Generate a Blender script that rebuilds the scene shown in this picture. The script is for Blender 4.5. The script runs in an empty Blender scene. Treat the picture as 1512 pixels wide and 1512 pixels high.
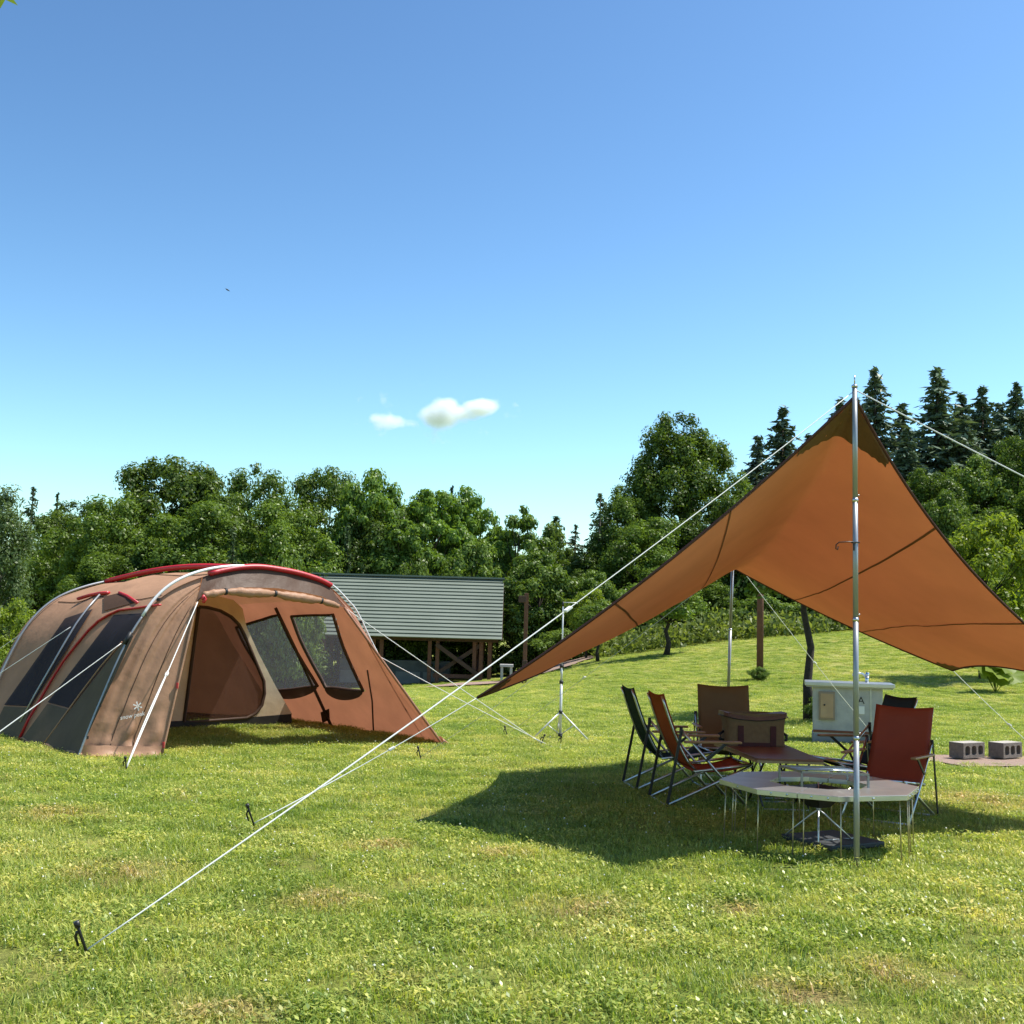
import bpy, bmesh, math, random
import numpy as np
from mathutils import Vector, Matrix, noise as mnoise

# ------------------------------------------------------------------ camera, sky, sun, exposure
scene = bpy.context.scene
col = scene.collection
CAM_H, FPX, PITCH, ROLL = 1.33, 1689.0, math.radians(5.9), math.radians(1.6)
cam_data = bpy.data.cameras.new('camera')
cam = bpy.data.objects.new('camera', cam_data)
col.objects.link(cam)
cam_data.sensor_width = 36.0
cam_data.lens = 36.0 * FPX / 1512.0
cam_data.clip_start, cam_data.clip_end = 0.05, 6000
cam.matrix_world = (Matrix.Translation((0, 0, CAM_H)) @ Matrix.Rotation(math.pi / 2 + PITCH, 4, 'X')
                    @ Matrix.Rotation(ROLL, 4, 'Z'))
scene.camera = cam

SUN_DIR = Vector((0.507, 0.088, 1.0)).normalized()      # towards the sun
SUN_EL = math.asin(SUN_DIR.z)
world = bpy.data.worlds.new('World')
scene.world = world
world.use_nodes = True
wn = world.node_tree
wn.nodes.clear()
sky = wn.nodes.new('ShaderNodeTexSky')
sky.sky_type = 'NISHITA'
sky.sun_disc = False
sky.sun_elevation = SUN_EL
sky.sun_rotation = math.atan2(SUN_DIR.x, SUN_DIR.y)
sky.altitude = 100
sky.air_density = 1.0
sky.dust_density = 0.8
sky.ozone_density = 1.0
bg = wn.nodes.new('ShaderNodeBackground')
bg.inputs['Strength'].default_value = 0.10
wo = wn.nodes.new('ShaderNodeOutputWorld')
# the phone's tone curve for the clear sky: more contrast between zenith and horizon
cap = wn.nodes.new('ShaderNodeVectorMath')
cap.operation = 'MINIMUM'
cap.inputs[1].default_value = (7, 7, 7)
gam = wn.nodes.new('ShaderNodeGamma')
gam.inputs[1].default_value = 1.6
tint = wn.nodes.new('ShaderNodeMix')
tint.data_type = 'RGBA'
tint.blend_type = 'MULTIPLY'
tint.inputs[0].default_value = 1.0
tint.inputs[7].default_value = (0.55, 0.605, 0.535, 1)
wn.links.new(sky.outputs[0], cap.inputs[0])
wn.links.new(cap.outputs[0], gam.inputs[0])
wn.links.new(gam.outputs[0], tint.inputs[6])
wn.links.new(tint.outputs[2], bg.inputs[0])
wn.links.new(bg.outputs[0], wo.inputs[0])

sun_data = bpy.data.lights.new('sun', 'SUN')
sun_data.energy = 5.0
sun_data.angle = math.radians(0.53)
sun_data.color = (1.0, 0.95, 0.86)
sun = bpy.data.objects.new('sun', sun_data)
col.objects.link(sun)
sun.location = (20, 5, 40)
sun.rotation_euler = SUN_DIR.to_track_quat('Z', 'Y').to_euler()

scene.render.engine = 'CYCLES'
vs = scene.view_settings
vs.view_transform = 'Standard'
vs.look = 'None'
vs.exposure = 0.62
vs.gamma = 1.0
vs.use_curve_mapping = False
cy = scene.cycles
cy.max_bounces = 8
cy.diffuse_bounces = 3
cy.transmission_bounces = 5
cy.transparent_max_bounces = 12
cy.volume_bounces = 6
cy.sample_clamp_indirect = 6.0
cy.use_denoising = True

# ------------------------------------------------------------------ pixel rays and the terrain
_c, _s, _cp, _sp = math.cos(ROLL), math.sin(ROLL), math.cos(PITCH), math.sin(PITCH)


def ray(px, py):
    a, b = (px - 756) / FPX, -(py - 756) / FPX
    x, u = a * _c - b * _s, a * _s + b * _c
    return Vector((x, _cp - u * _sp, _sp + u * _cp))


def at(px, py, Y):
    r = ray(px, py)
    return r * (Y / r.y) + Vector((0, 0, CAM_H))


def at_z(px, py, z=0.0):
    r = ray(px, py)
    return r * ((z - CAM_H) / r.z) + Vector((0, 0, CAM_H))


def sstep(t):
    t = min(1.0, max(0.0, t))
    return t * t * (3 - 2 * t)


HX = [-200, -40, -7, 0, 3, 6, 9, 13, 17, 30, 200]
HZ = [-1.6, -1.4, -1.25, -0.62, 0.25, 0.75, 1.2, 1.62, 2.0, 3.2, 5.0]


def terrain(x, y):
    h = sstep((y - 15) / 30.0) * float(np.interp(x, HX, HZ))
    h += sstep((y - 48) / 70.0) * sstep((x + 5) / 40.0) * 9.0
    h += sstep((y - 90) / 300.0) * 6.0
    if y > 2:
        h += 0.012 * mnoise.noise(Vector((x * 0.6, y * 0.6, 0))) * min(1, (y - 2) / 8)
    return h


def on_ground(px, py, far=120):
    r = ray(px, py)
    k = 2.0
    while k < far:
        p = r * k
        if p.z + CAM_H < terrain(p.x, p.y):
            break
        k += 0.1
    lo, hi = k - 0.1, k
    for _ in range(20):
        m = (lo + hi) / 2
        p = r * m
        if p.z + CAM_H < terrain(p.x, p.y):
            hi = m
        else:
            lo = m
    p = r * hi
    return Vector((p.x, p.y, terrain(p.x, p.y)))


# ------------------------------------------------------------------ materials
MATS = {}


def nt_new(name):
    m = bpy.data.materials.new(name)
    m.use_nodes = True
    n = m.node_tree
    n.nodes.clear()
    out = n.nodes.new('ShaderNodeOutputMaterial')
    MATS[name] = m
    return m, n, out


def add_noise(n, scale, detail=4.0, coord='Object', rough=0.55):
    tc = n.nodes.new('ShaderNodeTexCoord')
    t = n.nodes.new('ShaderNodeTexNoise')
    t.inputs['Scale'].default_value = scale
    t.inputs['Detail'].default_value = detail
    t.inputs['Roughness'].default_value = rough
    if coord == 'World':
        g = n.nodes.new('ShaderNodeNewGeometry')
        n.links.new(g.outputs['Position'], t.inputs['Vector'])
    else:
        n.links.new(tc.outputs[coord], t.inputs['Vector'])
    return t


def ramp(n, fac, stops):
    r = n.nodes.new('ShaderNodeValToRGB')
    el = r.color_ramp.elements
    while len(el) < len(stops):
        el.new(0.5)
    for e, (p, c) in zip(el, stops):
        e.position = p
        e.color = (*c, 1)
    n.links.new(fac, r.inputs['Fac'])
    return r.outputs['Color']


def mixc(n, fac, a, b, mode='MIX'):
    m = n.nodes.new('ShaderNodeMix')
    m.data_type = 'RGBA'
    m.blend_type = mode
    for sock, v in ((m.inputs[0], fac), (m.inputs[6], a), (m.inputs[7], b)):
        if hasattr(v, 'is_linked'):
            n.links.new(v, sock)
        elif isinstance(v, (int, float)):
            sock.default_value = v
        else:
            sock.default_value = (*v, 1)
    return m.outputs[2]


def simple(name, c1, c2=None, scale=8.0, rough=0.6, metal=0.0, bump=0.0, bscale=None, spec=0.4, coord='Object'):
    m, n, out = nt_new(name)
    p = n.nodes.new('ShaderNodeBsdfPrincipled')
    p.inputs['Roughness'].default_value = rough
    p.inputs['Metallic'].default_value = metal
    p.inputs['Specular IOR Level'].default_value = spec
    if c2 is None:
        c2 = tuple(x * 0.8 for x in c1)
    t = add_noise(n, scale, 5, coord)
    n.links.new(ramp(n, t.outputs['Fac'], [(0.3, c1), (0.7, c2)]), p.inputs['Base Color'])
    if bump:
        t2 = add_noise(n, bscale or scale * 4, 4, coord)
        b = n.nodes.new('ShaderNodeBump')
        b.inputs['Strength'].default_value = bump
        b.inputs['Distance'].default_value = 0.02
        n.links.new(t2.outputs['Fac'], b.inputs['Height'])
        n.links.new(b.outputs[0], p.inputs['Normal'])
    n.links.new(p.outputs[0], out.inputs[0])
    return m


def cloth(name, dif, trans, mix=0.35, scale=3.0, bump=0.25, bscale=6.0, gloss=0.05):
    """woven fabric: reflects dif, lets a part of the light through in the colour trans"""
    m, n, out = nt_new(name)
    d = n.nodes.new('ShaderNodeBsdfDiffuse')
    t = n.nodes.new('ShaderNodeBsdfTranslucent')
    g = n.nodes.new('ShaderNodeBsdfGlossy')
    g.inputs['Roughness'].default_value = 0.45
    nz = add_noise(n, scale, 5)
    f = ramp(n, nz.outputs['Fac'], [(0.3, (0.86,) * 3), (0.7, (1.08,) * 3)])
    n.links.new(mixc(n, 1.0, dif, f, 'MULTIPLY'), d.inputs['Color'])
    n.links.new(mixc(n, 1.0, trans, f, 'MULTIPLY'), t.inputs['Color'])
    nb = add_noise(n, bscale, 5)
    b = n.nodes.new('ShaderNodeBump')
    b.inputs['Strength'].default_value = bump
    b.inputs['Distance'].default_value = 0.03
    n.links.new(nb.outputs['Fac'], b.inputs['Height'])
    for s in (d, t, g):
        n.links.new(b.outputs[0], s.inputs['Normal'])
    a = n.nodes.new('ShaderNodeMixShader')
    a.inputs[0].default_value = mix
    n.links.new(d.outputs[0], a.inputs[1])
    n.links.new(t.outputs[0], a.inputs[2])
    c = n.nodes.new('ShaderNodeMixShader')
    c.inputs[0].default_value = gloss
    n.links.new(a.outputs[0], c.inputs[1])
    n.links.new(g.outputs[0], c.inputs[2])
    n.links.new(c.outputs[0], out.inputs[0])
    return m


def screen(name, colr, clear, glow=0.0):
    """insect screen: thin threads of colr that also scatter light through, the rest of the area open"""
    m, n, out = nt_new(name)
    d = n.nodes.new('ShaderNodeBsdfDiffuse')
    nz = add_noise(n, 3, 4)
    c = ramp(n, nz.outputs['Fac'], [(0.3, colr), (0.7, tuple(x * 1.25 for x in colr))])
    n.links.new(c, d.inputs['Color'])
    tl = n.nodes.new('ShaderNodeBsdfTranslucent')
    n.links.new(c, tl.inputs['Color'])
    mx = n.nodes.new('ShaderNodeMixShader')
    mx.inputs[0].default_value = glow
    n.links.new(d.outputs[0], mx.inputs[1])
    n.links.new(tl.outputs[0], mx.inputs[2])
    t = n.nodes.new('ShaderNodeBsdfTransparent')
    a = n.nodes.new('ShaderNodeMixShader')
    a.inputs[0].default_value = clear
    n.links.new(mx.outputs[0], a.inputs[1])
    n.links.new(t.outputs[0], a.inputs[2])
    n.links.new(a.outputs[0], out.inputs[0])
    return m


def leafmat(name, dark, light, trans=None, tmix=0.35, nscale=0.35, gloss=0.022):
    m, n, out = nt_new(name)
    geo = n.nodes.new('ShaderNodeNewGeometry')
    oi = n.nodes.new('ShaderNodeObjectInfo')
    nz = add_noise(n, nscale, 3, 'World')
    ad = n.nodes.new('ShaderNodeMath')
    ad.operation = 'MULTIPLY_ADD'
    n.links.new(geo.outputs['Random Per Island'], ad.inputs[0])
    ad.inputs[1].default_value = 0.55
    sub = n.nodes.new('ShaderNodeMath')
    sub.operation = 'MULTIPLY_ADD'
    n.links.new(nz.outputs['Fac'], sub.inputs[0])
    sub.inputs[1].default_value = 0.9
    sub.inputs[2].default_value = -0.2
    n.links.new(sub.outputs[0], ad.inputs[2])
    c = ramp(n, ad.outputs[0], [(0.1, dark), (0.85, light)])
    hs = n.nodes.new('ShaderNodeHueSaturation')
    mr = n.nodes.new('ShaderNodeMapRange')
    n.links.new(oi.outputs['Random'], mr.inputs[0])
    mr.inputs[3].default_value = 0.8
    mr.inputs[4].default_value = 1.2
    n.links.new(mr.outputs[0], hs.inputs['Value'])
    n.links.new(c, hs.inputs['Color'])
    d = n.nodes.new('ShaderNodeBsdfDiffuse')
    t = n.nodes.new('ShaderNodeBsdfTranslucent')
    g = n.nodes.new('ShaderNodeBsdfGlossy')
    g.inputs['Roughness'].default_value = 0.42
    n.links.new(hs.outputs[0], d.inputs['Color'])
    n.links.new(mixc(n, 1.0, hs.outputs[0], trans or (1.5, 1.5, 0.6), 'MULTIPLY'), t.inputs['Color'])
    a = n.nodes.new('ShaderNodeMixShader')
    a.inputs[0].default_value = tmix
    n.links.new(d.outputs[0], a.inputs[1])
    n.links.new(t.outputs[0], a.inputs[2])
    b = n.nodes.new('ShaderNodeMixShader')
    b.inputs[0].default_value = gloss
    n.links.new(a.outputs[0], b.inputs[1])
    n.links.new(g.outputs[0], b.inputs[2])
    n.links.new(b.outputs[0], out.inputs[0])
    return m


DRY = [at_z(1090, 1347), at_z(745, 1264), at_z(1440, 1180), at_z(1180, 1470), at_z(560, 1250), at_z(80, 1205),
       at_z(860, 1345), at_z(1310, 1440), at_z(320, 1500), at_z(180, 1290), at_z(1480, 1190), at_z(480, 1330)]
DRYR = [0.16, 0.17, 0.42, 0.2, 0.2, 0.3, 0.26, 0.22, 0.2, 0.3, 0.4, 0.22]


def lawn_colour(n, blades):
    """world-space turf colour: fresh, yellowish and dried-out patches"""
    big = add_noise(n, 0.55, 4, 'World')
    mid = add_noise(n, 2.2, 5, 'World', 0.65)
    base = ramp(n, big.outputs['Fac'], [(0.3, (0.25, 0.315, 0.056)), (0.55, (0.365, 0.395, 0.092)), (0.75, (0.50, 0.465, 0.16))])
    m2 = ramp(n, mid.outputs['Fac'], [(0.3, (0.62, 0.72, 0.6)), (0.5, (1, 1, 1)), (0.72, (1.28, 1.15, 1.25))])
    c = mixc(n, 1.0, base, m2, 'MULTIPLY')
    geo = n.nodes.new('ShaderNodeNewGeometry')
    jit = add_noise(n, 6.0, 4, 'World')
    acc = None
    for p, r in zip(DRY, DRYR):
        mp = n.nodes.new('ShaderNodeVectorMath')
        mp.operation = 'SUBTRACT'
        n.links.new(geo.outputs['Position'], mp.inputs[0])
        mp.inputs[1].default_value = (p.x, p.y, 0)
        ln = n.nodes.new('ShaderNodeVectorMath')
        ln.operation = 'LENGTH'
        n.links.new(mp.outputs[0], ln.inputs[0])
        mr = n.nodes.new('ShaderNodeMapRange')
        n.links.new(ln.outputs['Value'], mr.inputs[0])
        mr.inputs[1].default_value = r * 1.5
        mr.inputs[2].default_value = r * 0.25
        if acc is None:
            acc = mr.outputs[0]
        else:
            mx = n.nodes.new('ShaderNodeMath')
            mx.operation = 'MAXIMUM'
            n.links.new(acc, mx.inputs[0])
            n.links.new(mr.outputs[0], mx.inputs[1])
            acc = mx.outputs[0]
    # noise eats the outline of the dry spots; a second noise dries small flecks everywhere
    nj = n.nodes.new('ShaderNodeMath')
    nj.operation = 'MULTIPLY'
    n.links.new(acc, nj.inputs[0])
    jr = n.nodes.new('ShaderNodeMapRange')
    n.links.new(jit.outputs['Fac'], jr.inputs[0])
    jr.inputs[1].default_value, jr.inputs[2].default_value = 0.3, 0.6
    n.links.new(jr.outputs[0], nj.inputs[1])
    fl = add_noise(n, 1.5, 6, 'World', 0.7)
    fr = n.nodes.new('ShaderNodeMapRange')
    n.links.new(fl.outputs['Fac'], fr.inputs[0])
    fr.inputs[1].default_value, fr.inputs[2].default_value, fr.inputs[4].default_value = 0.58, 0.74, 0.75
    mx = n.nodes.new('ShaderNodeMath')
    mx.operation = 'MAXIMUM'
    n.links.new(nj.outputs[0], mx.inputs[0])
    n.links.new(fr.outputs[0], mx.inputs[1])
    return mixc(n, mx.outputs[0], c, (0.47, 0.35, 0.155)), geo


def make_lawn_mats():
    m, n, out = nt_new('lawn_soil')
    c, geo = lawn_colour(n, False)
    fine = add_noise(n, 38, 6, 'World', 0.75)
    f = ramp(n, fine.outputs['Fac'], [(0.34, (0.3, 0.32, 0.3)), (0.6, (0.95, 0.95, 0.9))])
    d = n.nodes.new('ShaderNodeBsdfPrincipled')
    d.inputs['Roughness'].default_value = 0.9
    d.inputs['Specular IOR Level'].default_value = 0.1
    n.links.new(mixc(n, 1.0, c, f, 'MULTIPLY'), d.inputs['Base Color'])
    b = n.nodes.new('ShaderNodeBump')
    b.inputs['Strength'].default_value = 0.9
    b.inputs['Distance'].default_value = 0.05
    n.links.new(fine.outputs['Fac'], b.inputs['Height'])
    n.links.new(b.outputs[0], d.inputs['Normal'])
    n.links.new(d.outputs[0], out.inputs[0])
    # blades
    m, n, out = nt_new('lawn_blade')
    c, geo = lawn_colour(n, True)
    v = ramp(n, geo.outputs['Random Per Island'], [(0.0, (0.4, 0.56, 0.4)), (0.45, (0.9, 0.98, 0.85)), (0.82, (1.28, 1.18, 1.15)), (1.0, (1.75, 1.55, 1.9))])
    c = mixc(n, 1.0, c, v, 'MULTIPLY')
    d = n.nodes.new('ShaderNodeBsdfDiffuse')
    t = n.nodes.new('ShaderNodeBsdfTranslucent')
    g = n.nodes.new('ShaderNodeBsdfGlossy')
    g.inputs['Roughness'].default_value = 0.38
    n.links.new(c, d.inputs['Color'])
    n.links.new(mixc(n, 1.0, c, (1.35, 1.45, 0.7), 'MULTIPLY'), t.inputs['Color'])
    a = n.nodes.new('ShaderNodeMixShader')
    a.inputs[0].default_value = 0.4
    n.links.new(d.outputs[0], a.inputs[1])
    n.links.new(t.outputs[0], a.inputs[2])
    b = n.nodes.new('ShaderNodeMixShader')
    b.inputs[0].default_value = 0.04
    n.links.new(a.outputs[0], b.inputs[1])
    n.links.new(g.outputs[0], b.inputs[2])
    n.links.new(b.outputs[0], out.inputs[0])


make_lawn_mats()
simple('clover_white', (0.75, 0.74, 0.66), (0.6, 0.6, 0.5), 20, 0.8)
leafmat('leaf_oak', (0.034, 0.072, 0.012), (0.145, 0.215, 0.034))
leafmat('leaf_walnut', (0.045, 0.10, 0.014), (0.18, 0.275, 0.045))
leafmat('leaf_bush', (0.045, 0.095, 0.016), (0.17, 0.245, 0.048))
leafmat('leaf_yellow', (0.09, 0.15, 0.015), (0.25, 0.32, 0.04), tmix=0.45)
leafmat('leaf_pale', (0.05, 0.085, 0.03), (0.13, 0.185, 0.07))
leafmat('needle', (0.050, 0.085, 0.056), (0.15, 0.20, 0.125), tmix=0.12, gloss=0.03)  # spruce needles lightened, distance haze put into the colour
leafmat('needle_light', (0.03, 0.055, 0.022), (0.085, 0.13, 0.045), tmix=0.2)
leafmat('weed', (0.06, 0.1, 0.02), (0.24, 0.29, 0.085), tmix=0.4, nscale=0.8)
leafmat('maple_leaf', (0.14, 0.22, 0.02), (0.25, 0.32, 0.03), tmix=0.5)
simple('bark', (0.055, 0.042, 0.032), (0.022, 0.018, 0.014), 14, 0.95, bump=0.8)
simple('bark_grey', (0.13, 0.115, 0.095), (0.06, 0.05, 0.04), 10, 0.95, bump=0.8)
TAN = (0.41, 0.238, 0.15)
cloth('tent_fabric', TAN, (0.55, 0.23, 0.11), 0.19, bump=0.5, bscale=4, gloss=0.02)
cloth('tent_terracotta', (0.36, 0.175, 0.105), (0.62, 0.24, 0.125), 0.22, bump=0.2, bscale=5)
cloth('tent_dark', (0.095, 0.058, 0.042), (0.10, 0.06, 0.04), 0.15, bump=0.3, gloss=0.012)
cloth('tent_olive', (0.125, 0.092, 0.062), (0.05, 0.04, 0.03), 0.1, bump=0.25, gloss=0.015)
cloth('tent_red', (0.56, 0.014, 0.028), (0.5, 0.02, 0.02), 0.2, bump=0.2, gloss=0.08)
cloth('inner_cream', (0.74, 0.61, 0.41), (0.85, 0.68, 0.42), 0.35, bump=0.5, bscale=4)
cloth('inner_brown', (0.17, 0.085, 0.055), (0.22, 0.10, 0.06), 0.2, bump=0.3)
screen('screen_charcoal', (0.036, 0.034, 0.042), 0.12)
screen('screen_clear', (0.16, 0.155, 0.17), 0.70, 0.4)
screen('screen_brown', (0.060, 0.032, 0.024), 0.22)
cloth('tarp_fabric', (0.54, 0.25, 0.13), (0.80, 0.19, 0.075), 0.085, scale=1.2, bump=0.3, bscale=3.5, gloss=0.03)
cloth('tarp_patch', (0.17, 0.11, 0.06), (0.26, 0.15, 0.07), 0.2, bump=0.4, bscale=9)
cloth('tarp_binding', (0.07, 0.018, 0.016), (0.1, 0.02, 0.02), 0.1)
cloth('tarp_seam', (0.19, 0.09, 0.045), (0.3, 0.09, 0.04), 0.12)
simple('aluminium', (0.62, 0.63, 0.64), (0.5, 0.51, 0.53), 6, 0.3, 1.0, spec=0.5)
simple('pole_silver', (0.36, 0.37, 0.38), (0.30, 0.31, 0.33), 3, 0.42, 0.55)
simple('pole_white', (0.78, 0.78, 0.78), (0.68, 0.69, 0.7), 3, 0.35, 0.1)
simple('brass_leg', (0.55, 0.47, 0.30), (0.46, 0.38, 0.24), 4, 0.35, 0.75)
simple('stainless', (0.60, 0.60, 0.60), (0.48, 0.49, 0.50), 5, 0.33, 0.9)
simple('dull_steel', (0.30, 0.30, 0.29), (0.22, 0.22, 0.21), 9, 0.4, 0.85)
simple('black_steel', (0.012, 0.012, 0.013), (0.02, 0.02, 0.02), 12, 0.4)
simple('black_plastic', (0.015, 0.015, 0.016), (0.025, 0.025, 0.025), 12, 0.5)
simple('rope_white', (0.80, 0.80, 0.77), (0.66, 0.66, 0.63), 60, 0.8)
simple('rope_grey', (0.45, 0.46, 0.46), (0.35, 0.36, 0.36), 60, 0.8)
simple('bamboo', (0.36, 0.20, 0.09), (0.27, 0.14, 0.06), 16, 0.4)
simple('table_wood', (0.21, 0.085, 0.05), (0.15, 0.055, 0.032), 7, 0.32, bump=0.05)
simple('bamboo_edge', (0.40, 0.27, 0.13), (0.3, 0.19, 0.09), 20, 0.5)
cloth('canvas_orange', (0.34, 0.075, 0.026), (0.40, 0.08, 0.03), 0.2, bump=0.06, bscale=30, gloss=0.02)
cloth('canvas_red', (0.33, 0.062, 0.032), (0.36, 0.07, 0.03), 0.18, bump=0.06, bscale=30, gloss=0.02)
cloth('canvas_brown', (0.19, 0.135, 0.075), (0.24, 0.12, 0.05), 0.18, bump=0.06, bscale=30, gloss=0.02)
cloth('canvas_green', (0.016, 0.036, 0.024), (0.02, 0.04, 0.02), 0.18, bump=0.06, bscale=30, gloss=0.02)
cloth('canvas_black', (0.022, 0.028, 0.028), (0.02, 0.03, 0.03), 0.1, bump=0.06, bscale=30, gloss=0.02)
simple('bag_canvas', (0.20, 0.135, 0.07), (0.16, 0.105, 0.055), 30, 0.85, bump=0.08)
simple('bag_lid', (0.15, 0.06, 0.045), (0.11, 0.045, 0.035), 12, 0.45, bump=0.3)
simple('bag_strap', (0.075, 0.016, 0.018), (0.05, 0.012, 0.014), 30, 0.7)
simple('concrete', (0.47, 0.46, 0.43), (0.37, 0.36, 0.34), 7, 0.9, bump=0.25)
simple('concrete_dark', (0.15, 0.16, 0.165), (0.1, 0.105, 0.11), 3, 0.9, bump=0.25)
simple('concrete_mid', (0.26, 0.265, 0.265), (0.2, 0.205, 0.205), 3, 0.9, bump=0.2)
simple('cinder', (0.24, 0.20, 0.17), (0.16, 0.135, 0.115), 30, 0.95, bump=0.8)
simple('cinder_sunlit', (0.45, 0.41, 0.36), (0.36, 0.32, 0.28), 30, 0.95, bump=0.6)  # paler copy of cinder, sunlight put into the colour
simple('panel_wood', (0.50, 0.33, 0.19), (0.42, 0.27, 0.15), 6, 0.6)
simple('panel_frame', (0.34, 0.26, 0.18), (0.28, 0.21, 0.15), 9, 0.6)
simple('rust_stripe', (0.24, 0.085, 0.045), (0.17, 0.06, 0.035), 9, 0.8)
simple('chrome', (0.7, 0.7, 0.7), (0.66, 0.66, 0.66), 5, 0.12, 1.0)
simple('roof_metal', (0.175, 0.2, 0.165), (0.14, 0.165, 0.135), 0.5, 0.5, 0.0, bump=0.05, spec=0.3)
simple('timber', (0.095, 0.050, 0.034), (0.055, 0.031, 0.022), 10, 0.8, bump=0.4)
simple('timber_warm', (0.17, 0.072, 0.042), (0.11, 0.048, 0.03), 10, 0.8, bump=0.4)
simple('path_gravel', (0.34, 0.235, 0.18), (0.24, 0.165, 0.13), 30, 0.95, bump=0.7, coord='Object')
simple('tripod_paint', (0.72, 0.73, 0.70), (0.6, 0.61, 0.6), 6, 0.4, 0.2)
simple('print_white', (0.78, 0.77, 0.74), (0.74, 0.73, 0.70), 6, 0.7)
simple('print_black', (0.03, 0.03, 0.03), (0.03, 0.03, 0.03), 6, 0.7)
simple('fire_steel', (0.10, 0.095, 0.09), (0.05, 0.045, 0.04), 9, 0.45, 0.8)
simple('base_plate', (0.055, 0.06, 0.065), (0.04, 0.042, 0.045), 9, 0.6, 0.3)
simple('bird_feather', (0.012, 0.013, 0.018), (0.02, 0.02, 0.025), 9, 0.7)


# ------------------------------------------------------------------ mesh building
def root_loc(o):
    p = Vector((0, 0, 0))
    while o is not None:
        p = p + o.location
        o = o.parent
    return p


class MB:
    def __init__(self):
        self.v, self.f, self.s = [], [], []

    def add(self, verts, faces, smooth=False):
        b = len(self.v)
        self.v.extend([tuple(p) for p in verts])
        for f in faces:
            self.f.append(tuple(b + i for i in f))
            self.s.append(smooth)
        return self

    def box(self, c, size, rot=None):
        hx, hy, hz = size[0] / 2, size[1] / 2, size[2] / 2
        vs_ = [Vector((x * hx, y * hy, z * hz)) for x in (-1, 1) for y in (-1, 1) for z in (-1, 1)]
        if rot is not None:
            vs_ = [rot @ p for p in vs_]
        c = Vector(c)
        return self.add([p + c for p in vs_], [(0, 1, 3, 2), (4, 6, 7, 5), (0, 4, 5, 1), (2, 3, 7, 6), (0, 2, 6, 4), (1, 5, 7, 3)])

    def bar(self, a, b, w, h, up=Vector((0, 0, 1))):
        a, b = Vector(a), Vector(b)
        d = (b - a)
        L = d.length
        d.normalize()
        x = d.cross(up)
        if x.length < 1e-4:
            x = Vector((1, 0, 0))
        x.normalize()
        z = x.cross(d)
        R = Matrix((x, d, z)).transposed()
        return self.box((a + b) / 2, (w, L, h), R)

    def tube(self, pts, r, n=8, cap=True, flat=None):
        pts = [Vector(p) for p in pts]
        rs = r if isinstance(r, (list, tuple)) else [r] * len(pts)
        up = Vector((0, 0, 1))
        verts = []
        prev = None
        for i, p in enumerate(pts):
            d = (pts[min(i + 1, len(pts) - 1)] - pts[max(i - 1, 0)])
            if d.length < 1e-9:
                d = Vector((0, 0, 1))
            d.normalize()
            if prev is None:
                x = d.cross(up)
                if x.length < 0.05:
                    x = d.cross(Vector((0, 1, 0)))
            else:
                x = prev - d * prev.dot(d)
            x.normalize()
            prev = x
            y = d.cross(x)
            for k in range(n):
                an = 2 * math.pi * k / n
                verts.append(p + (x * math.cos(an) + y * math.sin(an) * (flat or 1.0)) * rs[i])
        faces = []
        for i in range(len(pts) - 1):
            for k in range(n):
                a, b = i * n + k, i * n + (k + 1) % n
                faces.append((a, b, b + n, a + n))
        if cap:
            faces.append(tuple(range(n))[::-1])
            faces.append(tuple((len(pts) - 1) * n + k for k in range(n)))
        return self.add(verts, faces, True)

    def grid(self, fn, nu, nv, smooth=True):
        verts = [fn(i / nu, j / nv) for j in range(nv + 1) for i in range(nu + 1)]
        w = nu + 1
        faces = [(j * w + i, j * w + i + 1, (j + 1) * w + i + 1, (j + 1) * w + i) for j in range(nv) for i in range(nu)]
        return self.add(verts, faces, smooth)

    def fill(self, loops):
        """planar polygon with holes; loops are lists of 3-D points"""
        bm = bmesh.new()
        edges = []
        for lp in loops:
            vv = [bm.verts.new(p) for p in lp]
            edges += [bm.edges.new((vv[i], vv[(i + 1) % len(vv)])) for i in range(len(vv))]
        bmesh.ops.triangle_fill(bm, use_beauty=True, edges=edges)
        bm.verts.index_update()
        self.add([v.co.copy() for v in bm.verts], [[v.index for v in f.verts] for f in bm.faces])
        bm.free()
        return self

    def build(self, name, mat, parent=None, world=True, thick=0.0, bevel=0.0):
        off = root_loc(parent) if (parent is not None and world) else Vector((0, 0, 0))
        me = bpy.data.meshes.new(name)
        me.from_pydata([(p[0] - off.x, p[1] - off.y, p[2] - off.z) for p in self.v], [], self.f)
        me.polygons.foreach_set('use_smooth', self.s)
        me.update()
        if thick or bevel:
            pass
        o = bpy.data.objects.new(name, me)
        col.objects.link(o)
        me.materials.append(MATS[mat])
        o.parent = parent
        if thick:
            md = o.modifiers.new('thickness', 'SOLIDIFY')
            md.thickness = thick
            md.offset = 0
        if bevel:
            md = o.modifiers.new('soft_edges', 'BEVEL')
            md.width = bevel
            md.segments = 2
            md.limit_method = 'ANGLE'
        return o


def tag(o, label, cat, group=None):
    o['label'] = label
    o['category'] = cat
    if group:
        o['group'] = group
    return o


def thing(name, loc, label, cat, group=None, rz=0.0):
    o = bpy.data.objects.new(name, None)
    col.objects.link(o)
    o.location = loc
    o.rotation_euler = (0, 0, rz)
    o.empty_display_size = 0.2
    return tag(o, label, cat, group)


def copy_tree(o, parent=None):
    c = o.copy()
    col.objects.link(c)
    c.parent = parent
    for ch in list(o.children):
        copy_tree(ch, c)
    return c


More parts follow.
